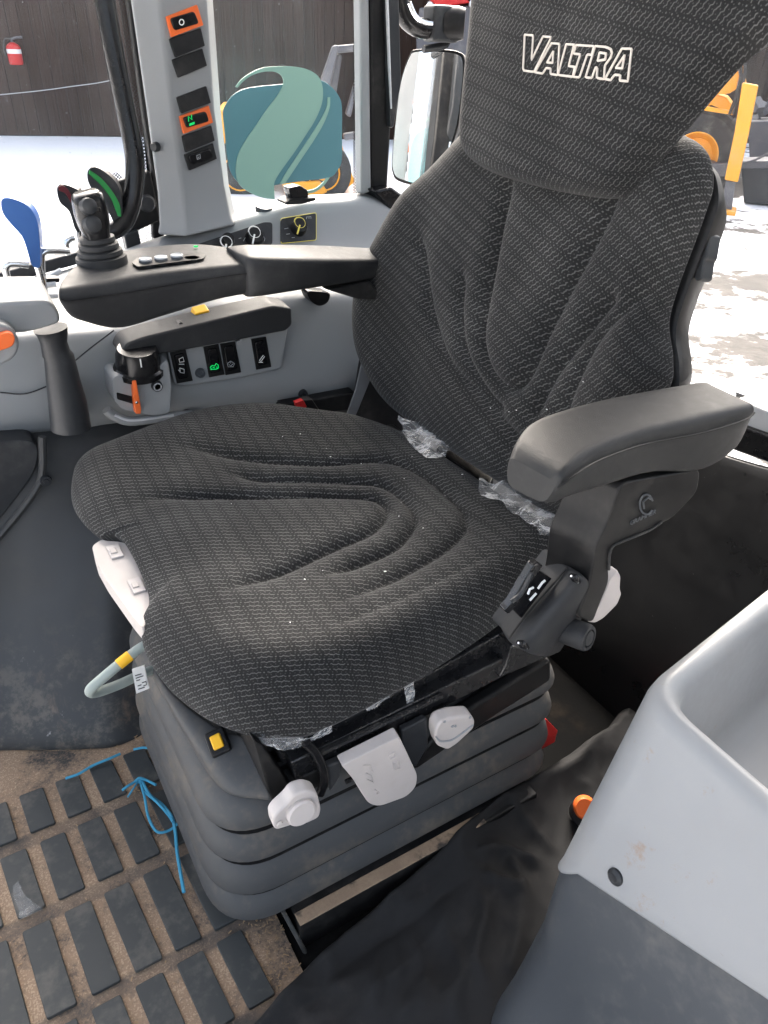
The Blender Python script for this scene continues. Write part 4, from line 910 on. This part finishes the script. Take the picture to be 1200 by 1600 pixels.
# barrel-shaped adjuster housing on the seat side
Zh = lambda pts: zm(760, 840, .18333, pts)
def hring(pts, ds): return np.array([ony(x, y, d) for (x, y), d in zip(Zh(pts), ds)])
dsr = [.455, .425, .405, .400, .408, .43]
e1 = hring([(110, 740), (185, 865), (290, 935), (400, 990), (520, 1010), (620, 980)], dsr); e2 = hring([(560, 150), (690, 250), (790, 310), (870, 390), (912, 480), (900, 560)], dsr)
def hsec(t, s=1.):
    r_ = e1*(1-t)+e2*t; c_ = r_.mean(0); r_ = c_+(r_-c_)*s; back_ = r_[[5, 0]]+np.array([[0, .014, 0], [0, .014, 0]]); f_ = cr(r_, 26); return np.vstack([f_, back_])
hous = loft('adjuster_housing', [hsec(-.02, .9), hsec(.0, .97), hsec(.03, 1.0), hsec(.97, 1.0), hsec(1.0, .97), hsec(1.02, .9)], 'soft_black', seat, sharp=50)
tube('housing_seam', hring([(190, 862), (300, 712), (440, 545), (580, 385), (690, 252)], [.423]*5), .0012, 'black_plastic', hous, n=5, smoothn=20)
for (a, b), (c, d) in (((262, 885), (352, 940)), ((712, 315), (790, 380))):
    tube('screw_recess', hring([(a, b), ((a+c)/2, (b+d)/2-4), (c, d)], [.404, .4005, .401]), [.002, .0045, .002], 'gloss_black', hous, n=8, smoothn=10)
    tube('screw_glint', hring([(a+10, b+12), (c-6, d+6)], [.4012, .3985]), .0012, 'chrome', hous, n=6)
for pts in ([(440, 435), (475, 385), (500, 365)], [(370, 535), (400, 500), (425, 475)], [(355, 480), (370, 440), (400, 425)]):
    tube('bracket_clip', hring(pts, [.41]*len(pts)), .0013, 'sill_grey', hous, n=6)
prism('link_plate', hring([(150, 620), (210, 560), (400, 240), (450, 215), (490, 245), (430, 320), (280, 560), (190, 660)], [.425]*8), (0, .01, 0), 'steel_black', hous, bevel=.002)
prism('pocket', hring([(215, 600), (440, 280), (560, 350), (300, 690)], [.4265]*4), (0, .01, 0), 'gloss_black', hous, bevel=.001)
tube('link_edge', hring([(215, 545), (300, 470), (385, 300)], [.418]*3), .0025, 'dark_plastic', hous, n=8, smoothn=14)
kc_ = ony(908, 993, .395); ka = np.array([.25, -.9, .2])
kn2 = lathe('round_knob', kc_, ka, [(.0155, -.03), (.0155, .006), (.0140, .010), (.0105, .0105), (.0098, .008), (.0088, .008), (.0084, .0105), (0, .0115)], 'soft_black', seat, n=30)
prism('white_lever', rpoly([ony(x, y, .43) for x, y in Zh([(1120, 275), (1148, 330), (1142, 440), (1155, 480), (1120, 570), (1000, 690), (930, 730), (870, 725), (960, 590), (1030, 420), (1045, 370)])], .004), (0, .012, 0), 'white_plastic', seat, bevel=.003)

# --- white front tray and its clips
tz = .432
tray = prism('front_tray', rpoly([onz(x, y, tz) for x, y in [(143, 852), (160, 842), (186, 836), (250, 905), (234, 952), (224, 984), (207, 964), (165, 905), (150, 878)]], [.01, .006, .006, .006, .01, .01, .006, .01, .006]), (.0, 0, -.022), 'tray_plastic', seat, bevel=.004, segs=3)
for (cx, cy) in ((180, 862), (214, 915)):
    c_ = onz(cx, cy, tz+.0015); box('tray_clip', c_, (.016, .030, .003), 'white_plastic', tray, bevel=.001); box('clip_tongue', c_+[-.002, 0, .002], (.008, .012, .003), 'tray_plastic', tray, bevel=.001)
tube('tray_groove', [onz(150, 860, tz-.004), onz(168, 888, tz-.012), onz(176, 904, tz-.012)], .004, 'tray_plastic', tray, n=8)
# --- black steel frame
def fb(name, pts, y, th, mat='steel_black', bev=.003): return prism(name, [ony(a, b, y) for a, b in pts], (0, th, 0), mat, seat, bevel=bev)
box('frame_pan', (.40, .74, .355), (.44, .42, .06), 'black_plastic', seat, bevel=.01)
box('frame_core', (.40, .735, .30), (.40, .40, .09), 'black_plastic', seat, bevel=.01)
fb('upper_rail', [(430, 1172), (600, 1092), (780, 992), (800, 985), (812, 1008), (610, 1116), (442, 1196)], .515, .05)
fb('lower_rail', [(455, 1192), (700, 1072), (870, 990), (876, 1012), (705, 1100), (462, 1220)], .497, .03)
tube('rail_edge', [ony(500, 1176, .494), ony(690, 1086, .494)], .0045, 'steel_black', seat, n=8)
tube('rail_edge', [ony(540, 1222, .488), ony(640, 1170, .488)], .003, 'steel_black', seat, n=8)
fb('front_plate', [(398, 1160), (410, 1165), (470, 1250), (455, 1262), (432, 1262), (420, 1240)], .50, .12, 'black_plastic')
fb('stop_block', [(472, 1215), (520, 1192), (530, 1215), (480, 1240)], .495, .03, 'black_plastic')
tube('lever_loop', [ony(x, y, .482) for x, y in [(478, 1160), (492, 1175), (504, 1200), (506, 1222), (500, 1240)]], .0055, 'gloss_black', seat, n=10, smoothn=20)
fb('bracket_tab', [(512, 1198), (534, 1188), (532, 1215), (516, 1240)], .484, .01, 'dark_plastic')
fb('bracket_tab', [(628, 1142), (668, 1122), (670, 1165), (650, 1200), (630, 1185)], .484, .01, 'dark_plastic')
fb('corner_plate', [(800, 1010), (875, 1000), (870, 1022), (780, 1060), (790, 1042)], .49, .03, 'steel_black')
fb('side_band', [(640, 1200), (700, 1130), (862, 1030), (862, 1064), (760, 1130), (650, 1205)], .4985, .02, 'black_plastic', .006)
# --- bellows: four stacked rubber tiers
PLN = [(.113, .502), (.640, .502), (.640, .93), (.113, .93)]
def bring(z, off, r=.075):
    P = rpoly([(.113-off, .502-off), (.640+off, .502-off), (.640+off, .93+off), (.113-off, .93+off)], [r+off, .05+off, .05, r+off], 10)
    return np.column_stack([P, np.full(len(P), z)])
rg_ = [bring(.060, -.03)]
zs = [.067, .122, .184, .240, .292]
for k in range(4):
    a, b = zs[k], zs[k+1]; h_ = b-a; ex_ = [.000, -.002, -.006, -.010][k]
    rg_ += [bring(a-.0005, ex_-.032), bring(a, ex_+.006), bring(a+.0025, ex_+.0095), bring(a+.008, ex_+.010), bring(a+h_*.36, ex_+.006), bring(a+h_*.6, ex_-.001), bring(b-.013, ex_-.012), bring(b-.009, ex_-.022), bring(b-.008, ex_-.032)]
SHADE_LEVELS = zs[1:4]
rg_ += [bring(.296, -.03), bring(.305, -.045)]
bel = loft('bellows', rg_, 'rubber_grey', seat, sharp=42)
for k, z_ in enumerate(SHADE_LEVELS):  # added dark cords stand in for the shadow line under each tier lip
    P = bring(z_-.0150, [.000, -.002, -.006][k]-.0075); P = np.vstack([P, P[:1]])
    tube('crease_shade_cord', P, .0062, 'crease_shade_black', bel, n=6)
# front platform of the suspension cover with its yellow weight indicator
prow_ = [[(228, 1024), (262, 1075), (330, 1128), (385, 1152)], [(232, 1042), (262, 1102), (318, 1172), (395, 1170)], [(236, 1052), (285, 1138), (345, 1225), (424, 1244)], [(240, 1062), (288, 1150), (346, 1236), (424, 1254)]]
gz = [.325, .318, .296, .284]
Gp = [cr([onz(a, b, z_) for a, b in rw], 24) for rw, z_ in zip(prow_, gz)]
V, F = gridVF(Gp); mk('suspension_cover', V, F, 'rubber_grey', seat, sub=2, solid=.006)
ic = onz(341, 1160, .322); Ri = frame((-.32, -.42, .85), (.15, .95, 0))
ind = box('weight_indicator', ic, (.024, .030, .012), 'black_plastic', seat, R=Ri, bevel=.003)
box('indicator_flag', ic+Ri@np.array([0, 0, .005]), (.013, .017, .008), 'yellow_plastic', ind, R=Ri, bevel=.002)
# --- white control handles
Zk = lambda pts: zm(220, 1000, .4, pts)
hd = prism('height_paddle', rpoly([ony(x, y, .472) for x, y in Zk([(785, 492), (1010, 378), (1040, 440), (1082, 530), (1075, 575), (1040, 612), (930, 652), (890, 640), (860, 595), (830, 545)])], [.003, .003, .01, .012, .01, .012, .012, .01, .01, .01]), (0, .014, .003), 'white_plastic', seat, bevel=.004, segs=3)
symbol('moulded_mark', [[(870, 490), (895, 490), (905, 515)], [(880, 520), (900, 530), (910, 555), (885, 545)], [(965, 455), (990, 440), (995, 455), (975, 465)], [(985, 480), (1005, 475), (1012, 500), (990, 505), (985, 480)], [(915, 585), (930, 595), (920, 602)]], lambda a, b: ony(*Zk([(a, b)])[0], .4715), 'white_plastic', hd, .0010)
k1 = prism('white_knob', rpoly([ony(x, y, .462) for x, y in Zk([(516, 700), (535, 675), (575, 640), (600, 605), (650, 588), (690, 600), (706, 660), (698, 695), (640, 722), (600, 722), (530, 744), (520, 735)])], .006), (0, .016, .004), 'white_plastic', seat, bevel=.004, segs=3)
lathe('knob_disc', ony(*Zk([(622, 668)])[0], .460), (0, -1, .15), [(0, .006), (.0145, .006), (.0165, .004), (.0165, -.004)], 'white_plastic', k1, n=28)
lathe('knob_dimple', ony(*Zk([(543, 718)])[0], .4605), (0, -1, .15), [(0, .002), (.003, .002), (.004, 0)], 'tray_plastic', k1, n=14)
Zw = lambda pts: zm(500, 960, .38333, pts)
k2 = prism('white_knob', rpoly([ony(x, y, .470) for x, y in Zw([(470, 505), (472, 470), (490, 440), (545, 420), (618, 414), (634, 435), (630, 465), (560, 530), (520, 556), (480, 540)])], .005), (0, .018, .004), 'white_plastic', seat, bevel=.004, segs=3)
tube('knob_groove', [ony(x, y, .469) for x, y in Zw([(472, 500), (490, 516), (520, 516), (550, 505), (625, 450)])], .0013, 'symbol_grey', k2, n=6, smoothn=20)
for a, b in ((508, 437), (540, 456), (552, 455), (612, 420)): lathe('knob_pin', ony(*Zw([(a, b)])[0], .4695), (0, -1, .1), [(0, .001), (.0016, .001), (.002, 0)], 'symbol_grey', k2, n=10)
# --- grey seat belt strap beside the backrest, its red-buttoned buckle
tag(prism('seat_belt', [ony(x, y, 1.10) for x, y in [(566, 566), (574, 560), (580, 590), (560, 640), (548, 665), (540, 655), (556, 610)]], (0, .004, 0), 'belt', bevel=.0006), 'grey seat belt webbing hanging between console and backrest', 'seat belt')
bkl = empty('belt_buckle', onz(480, 632, .5), 'small black belt buckle with red button behind the cushion', 'buckle')
prism('buckle_body', [ony(x, y, 1.12) for x, y in [(474, 626), (488, 624), (500, 642), (482, 644)]], (0, .02, 0), 'black_plastic', bkl, bevel=.002)
prism('buckle_button', [ony(x, y, 1.115) for x, y in [(462, 630), (474, 625), (480, 636), (466, 640)]], (0, .012, 0), 'red_plastic', bkl, bevel=.001)
prism('rear_side_trim', [ony(x, y, 1.16) for x, y in [(560, 640), (572, 560), (600, 590), (660, 680), (640, 700), (560, 660)]], (0, .03, 0), 'black_plastic', seat, bevel=.006)
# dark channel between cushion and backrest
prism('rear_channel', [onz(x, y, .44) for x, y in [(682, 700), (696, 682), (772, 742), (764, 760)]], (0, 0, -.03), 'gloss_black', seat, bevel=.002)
box('rear_crossmember', (.615, .755, .425), (.03, .46, .05), 'black_plastic', seat, bevel=.004)

# ================================================================== TORN CLEAR FILM
def film(name, A, B, n, m, amp, label, seed):
    A = lin(A, n); B = lin(B, n); G_ = np.array([[A[i]*(1-t)+B[i]*t for t in np.linspace(0, 1, m)] for i in range(n)])
    r_ = np.random.default_rng(seed)
    for i in range(n):
        for j in range(m):
            p = Vector(G_[i, j]*48)+Vector((seed, 0, 0)); G_[i, j] += amp*np.array(mnoise.noise_vector(p))+amp*.18*np.array(mnoise.noise_vector(p*3.1))
        if m > 2: G_[i, -1] = G_[i, -1]+(G_[i, -2]-G_[i, -1])*r_.uniform(-.3, .8)
    V, F = gridVF(G_); return tag(mk(name, V, F, 'film', sharp=180, smooth=True), label, 'plastic film')
film('clear_film', [onz(x, y, .500) for x, y in [(626, 652), (650, 660), (680, 680), (708, 690)]], [onz(x, y, .497) for x, y in [(628, 680), (646, 698), (676, 716), (694, 712)]], 60, 26, .007, 'crumpled clear film behind the cushion left of the dark channel', 3)
film('clear_film', [onz(x, y, .500) for x, y in [(746, 748), (790, 752), (840, 776), (892, 808)]], [onz(x, y, .497) for x, y in [(752, 770), (796, 796), (848, 832), (882, 846)]], 90, 26, .008, 'crumpled clear film behind the cushion under the left armrest', 9)
film('clear_film', [onz(x, y, .392) for x, y in [(388, 1146), (430, 1152), (480, 1148), (520, 1132)]], [onz(x, y, .375) for x, y in [(392, 1158), (440, 1174), (465, 1172), (520, 1142)]], 50, 12, .005, 'torn clear film under the front corner of the cushion', 14)
film('clear_film', [onz(x, y, .398) for x, y in [(570, 1100), (590, 1090), (610, 1082)]], [ony(x, y, .508) for x, y in [(574, 1112), (590, 1108), (606, 1092)]], 30, 10, .004, 'small torn film scrap hanging from the cushion edge left of the longer strip', 21)
film('clear_film', [onz(x, y, .398) for x, y in [(630, 1066), (646, 1056)]], [ony(x, y, .498) for x, y in [(640, 1102), (648, 1100)]], 16, 24, .004, 'longer torn film strip hanging from the cushion edge', 33)

# ================================================================== FLOOR
mat = empty('floor_mat', (.0, .7, 0), 'black rubber floor mat of raised blocks with sawdust between them', 'floor mat')
nx, ny = 60, 60; xs = np.linspace(-.35, .185, nx); ysm = np.linspace(.22, 1.03, ny)
Gm = [[(x_, y_, .0015+.0012*mnoise.noise(Vector((x_*25, y_*25, 0)))) for y_ in ysm] for x_ in xs]
V, F = gridVF(Gm); mk('mat_sheet', V, F, 'mat_dusty', mat)
rowsM = [(.819, .892, .075), (.694, .795, .090), (.548, .670, .101), (.436, .530, .105), (.300, .412, .115), (.20, .282, .125)]
tm_ = {}
for ri, (ya, yb, xs0) in enumerate(rowsM):
    for k in range(-8, 1):
        x0 = xs0+.0530*k
        if x0 < -.32: continue
        c_ = np.array([x0+.0165, (ya+yb)/2, .0]); L = yb-ya
        if ri not in tm_:
            P = rpoly([(-.0177-.004*L/.1, L/2+.001, -.001), (-.0177+.004*L/.1, -L/2-.001, -.001), (.0177+.004*L/.1, -L/2-.001, -.001), (.0177-.004*L/.1, L/2+.001, -.001)], .003, 2)
            o = prism('mat_block', P+c_, (0, 0, .0075), 'tile_rubber', mat, bevel=.0014); tm_[ri] = o
        else:
            o = tm_[ri].copy(); COL.objects.link(o); o.parent = mat; cc = WL[tm_[ri].name].copy(); o.location = Vector(np.array([x0+.0165, cc[1], cc[2]])-WL[mat.name])
        o.rotation_euler.z = random.uniform(-.012, .012); o.location.z += random.uniform(-.0008, .0008)
# wet shine: scraps of clear film on one block
film('clear_film', [onz(*p, .0085) for p in zm(0, 1100, .3833, [(50, 745), (60, 800), (85, 880)])], [onz(*p, .0085) for p in zm(0, 1100, .3833, [(75, 715), (100, 780), (175, 838)])], 18, 12, .0016, 'scrap of clear film lying on a mat block at the left edge', 40)
# pedestal under the bellows
pt = .058
ped = box('seat_pedestal', (.395, .70, pt/2), (.40, .46, pt), 'black_plastic', bevel=.003); tag(ped, 'low black pedestal under the seat bellows with dusty ledge', 'pedestal')
box('dusty_ledge', (.345, .478, pt+.0015), (.30, .018, .003), 'sawdust_top', ped, bevel=.001)
prism('front_flap', [(.195, .46, .002), (.190, .60, .002), (.176, .60, .062), (.181, .485, .062)], (.006, 0, 0), 'tile_rubber', ped, bevel=.002)
# chips of straw and sawdust
ch = []
for k in range(420):
    if k < 200: x_, y_ = rng.uniform(.135, .185), rng.uniform(.36, .56)
    elif k < 330: x_, y_ = rng.uniform(-.2, .14), rng.uniform(.36, .95)
    else: x_, y_ = rng.uniform(.06, .2), rng.uniform(.80, .93)
    l_ = rng.uniform(.001, .006); ch.append(boxVF((x_, y_, .0045), (l_, .0012, .0008), np.array(Matrix.Rotation(rng.uniform(0, 3.14), 3, 'Z'))))
V, F = join(ch); tag(mk('sawdust_chips', V, F, 'wood', smooth=False), 'scattered straw and sawdust chips on the floor mat', 'debris', kind='stuff')
# blue string
Zs = lambda pts: zm(0, 1100, .3833, pts)
def sline(pts, z=.012): return [onz(a, b, z+dz) for (a, b), dz in zip(Zs(pts), [0, .003, .001, .004, 0, .002, .003, 0, .002, .001]*3)]
bs = empty('blue_string', onz(*Zs([(570, 320)])[0], .005), 'frayed blue twine knotted and lying on the floor mat', 'string')
tube('twine', sline([(268, 303), (320, 285), (380, 250), (440, 225), (490, 203)]), .0022, 'string_blue', bs, n=7, smoothn=30)
tube('twine', sline([(545, 185), (590, 178), (630, 190), (655, 210)], .03), .0020, 'string_blue', bs, n=7, smoothn=24)
tube('twine', sline([(570, 310), (590, 380), (605, 460), (640, 520), (690, 515), (730, 480), (742, 452)]), .0021, 'string_blue', bs, n=7, smoothn=40)
tube('twine', sline([(575, 305), (610, 370), (660, 410), (700, 460), (715, 520), (722, 600), (735, 680), (750, 768)]), .0026, 'string_blue', bs, n=7, smoothn=44)
tube('twine', sline([(590, 360), (640, 400), (685, 450), (705, 480)], .014), .0022, 'string_blue', bs, n=7, smoothn=24)
tube('twine', sline([(498, 352), (520, 335), (548, 318), (568, 302), (600, 312), (636, 330)], .016), .0021, 'string_blue', bs, n=7, smoothn=30)
tube('twine', sline([(520, 380), (540, 350), (560, 320)], .015), .0016, 'string_blue', bs, n=6, smoothn=16)
lathe('knot', onz(*Zs([(570, 312)])[0], .014), (0, 0, 1), [(0, -.004), (.0045, -.002), (.005, .001), (.003, .004), (0, .005)], 'string_blue', bs, n=12)
# hose under the cushion
hz = [(252, 1000, 0, .70), (224, 1010, 0, .70), (196, 1030, 0, .695), (160, 1060, 0, .69), (141, 1078, 0, .69), (150, 1082, 0, .70), (185, 1070, 0, .715), (225, 1052, 0, .73), (262, 1040, 0, .74)]
HP = cr([ony(a, b, d) for a, b, _, d in hz], 60)
ho = empty('air_hose', HP[24], 'grey air hose bent under the cushion front with yellow tape band', 'hose')
tube('hose_tube', HP, .0062, 'hose_grey', ho, n=14)
tube('tape_band', HP[13:18], .0068, 'yellow_plastic', ho, n=14)
tgp = [ony(x, y, .70) for x, y in [(206, 1046), (225, 1040), (233, 1076), (213, 1084)]]
tgo = prism('label_tag', tgp, (.001, .001, 0), 'label_white', ho, bevel=0); 
symbol('print_lines', [[(211, 1056), (221, 1053)], [(212, 1060), (224, 1056)], [(213, 1064), (219, 1062)], [(222, 1067), (228, 1065), (229, 1070), (224, 1072)], [(215, 1072), (221, 1070)], [(216, 1077), (226, 1074)]], lambda a, b: ony(a, b, .6992), 'dark_plastic', tgo, .0006)
# black tarpaulin over the floor on the near side
nx, ny = 170, 130
edge = np.array([onz(a, b, .03)[:2] for a, b in [(330, 1640), (398, 1585), (494, 1483), (616, 1384), (738, 1282), (860, 1190), (950, 1130)]]); edge = np.vstack([[-.02, .30], edge, [1.0, .60]])
XX = np.linspace(.0, .96, nx); YT = np.interp(XX, edge[:, 0], edge[:, 1]); TT = np.linspace(0, 1, ny)
PX = np.repeat(XX[:, None], ny, 1); PY = YT[:, None]-(YT[:, None]+.15)*TT[None]; P2 = np.stack([PX.ravel(), PY.ravel()], 1)
ZZ = np.zeros(len(P2))
px3 = lambda pts: np.array([onz(a, b, .035)[:2] for a, b in pts])
for pts, hh, ww in (([(330, 1652), (406, 1597), (501, 1493), (623, 1393), (740, 1293), (860, 1205)], .024, .016),
                    ([(449, 1597), (553, 1493), (640, 1436), (740, 1371)], -.012, .012), ([(735, 1345), (787, 1328), (857, 1354)], .022, .010),
                    ([(787, 1328), (809, 1363), (813, 1384), (770, 1376), (748, 1365)], .020, .008), ([(744, 1380), (757, 1432), (744, 1493), (761, 1532)], .014, .010),
                    ([(813, 1384), (809, 1467), (787, 1527)], .014, .010), ([(650, 1590), (662, 1530), (620, 1600)], .012, .012), ([(560, 1560), (640, 1500), (720, 1400)], .010, .014),
                    ([(690, 1300), (760, 1270), (850, 1250)], .014, .012), ([(700, 1600), (720, 1520), (700, 1450)], .010, .010), ([(790, 1260), (840, 1300), (870, 1330)], .014, .009)):
    ZZ -= groove(P2, px3(pts), hh, ww, taper=.2)
for i_ in range(len(P2)):
    x_, y_ = P2[i_]; q1 = mnoise.noise(Vector((x_*6+y_*3, y_*11-x_*4, 1.3))); q2 = mnoise.noise(Vector((x_*19+4, y_*24-x_*9, 5)))
    ZZ[i_] += .014+.018*(1-abs(q1))**2+.006*(1-abs(q2))**2
ZZ = ZZ.reshape(nx, ny)
d_ = YT[:, None]-PY; ZZ += np.interp(XX, [.0, .3, .45, .6, .96], [.0, .0, .02, .025, .01])[:, None]*np.exp(-(d_/.07)**2)
ZZ *= np.clip(d_/.016, .05, 1)**.5
V, F = gridVF(np.stack([PX, PY, ZZ], 2)); tag(mk('black_tarpaulin', V, F, 'cloth_black', sharp=180, solid=.002), 'rumpled black tarpaulin on the floor between seat base and grey bin', 'tarpaulin')
# red block and orange cap beside the base
rb = empty('red_block', onz(855, 1165, .02), 'small red plastic block behind the rear of the bellows', 'block')
prism('block_body', [ony(x, y, .535) for x, y in [(842, 1140), (852, 1124), (872, 1142), (868, 1160), (840, 1176)]], (.0, .04, 0), 'red_plastic', rb, bevel=.003)
prism('block_top', [ony(x, y, .532) for x, y in [(850, 1130), (854, 1124), (872, 1142), (870, 1148), (856, 1152)]], (.0, .003, 0), 'red_plastic', rb, bevel=.001)
oc = empty('orange_cap', onz(895, 1270, .05), 'orange cap peeking out behind the grey bin', 'cap')
lathe('cap_disc', onz(914, 1262, .06), (-.5, -.5, .7), [(0, .01), (.014, .01), (.017, .004), (.017, -.01)], 'orange_plastic', oc, n=24)
lathe('cap_collar', onz(911, 1272, .05), (-.5, -.5, .7), [(.017, .004), (.019, -.004), (.019, -.02), (0, -.02)], 'black_plastic', oc, n=24)

# ================================================================== GREY BIN (near right)
bin_ = empty('storage_bin', (.6, .15, 0), 'pale grey open storage bin with screw on dark grey base', 'bin')
def binring(z, off, r, lip=False):
    oy = off if off < 0 else off*-.1
    C = [(.482-off, .297+oy), (.92, .365+oy), (.92, -.16), (.474-off, -.16)]
    P = rpoly(C, [r, .03, .01, .01], 10); zz_ = np.full(len(P), z)
    if lip: zz_ = zz_+np.where(P[:, 0] < .55, np.interp(P[:, 1], [-.2, 0, .074, .124, .212, .254, .275, .291], [.205, .185, .15, .12, .068, .042, .015, 0]), 0)
    return np.column_stack([P, zz_])
def lipring(z, d, r):
    q_ = binring(z, .0, r, True); P = binring(z, .066, r, True)
    for i_ in range(len(P)):   # follow the sloping front face
        if P[i_, 0] < .55: P[i_, 0] += .066-np.interp(P[i_, 2], [.26, .40, .485], [.066, .030, .003])-d
    return P
lipr = [lipring(.258, -.006, .03), lipring(.258, .002, .03), lipring(.262, .004, .03), lipring(.270, .001, .03)]
rings = [*lipr, binring(.485, .003, .042), binring(.495, -.002, .042), binring(.499, -.009, .040), binring(.499, -.014, .038), binring(.494, -.020, .036), binring(.484, -.024, .035), binring(.36, -.036, .03), binring(.345, -.045, .03), binring(.34, -.06, .03)]
loft('bin_shell', rings, 'bin_plastic', bin_, sharp=70)
rings = [binring(.475, -.004, .036), binring(.40, .024, .036), binring(.29, .052, .03), binring(.24, .062, .03), binring(.15, .078, .05), binring(.10, .094, .05), binring(.07, .112, .06), binring(.05, .128, .07), binring(.03, .152, .08), binring(.0, .165, .09)]
loft('bin_base', rings, 'base_grey', bin_, sharp=70, cap=False)
_sp = onx(962, 1370, .432)
lathe('screw', _sp, (-1, 0, .22), [(0, .004), (.005, .0045), (.0085, .002), (.0095, -.004)], 'dark_plastic', bin_, n=22)
# lint on the upholstery
ln = []
for k in range(34):
    if k < 26:
        a = rng.uniform(.14, .6); b = rng.uniform(.52, 1.0); z_ = cush_front(np.array([[a, b]]))[0]; 
        if np.linalg.norm((np.array([a, b])-CC)/np.array([.24, .23])) > 1: continue
        p = np.array([a, b, z_+.0006])
    else:
        a = rng.uniform(-.16, .2); b = rng.uniform(.1, .45); p = BO+a*BU+b*BW+(back_front(np.array([[a, b]]))[0]+.0006)*BN
    s_ = rng.uniform(.0004, .0012); ln.append(boxVF(p, (s_*rng.uniform(1, 2.5), s_, s_*.6), np.array(Matrix.Rotation(rng.uniform(0, 3), 3, 'Z'))))
V, F = join(ln); tag(mk('lint', V, F, 'label_white', smooth=False), 'tiny white lint specks on the seat fabric', 'debris', kind='stuff')

for pre, grp in (('spool_lever', 'hydraulic levers beside the console'), ('clear_film', 'scraps of clear film'), ('dotted_border', 'dotted glass borders'), ('yard_wall', 'yard walls'), ('window_pane', 'cab window panes')):
    for o in COL.objects:
        if o.name.startswith(pre) and o.parent is None: o['group'] = grp
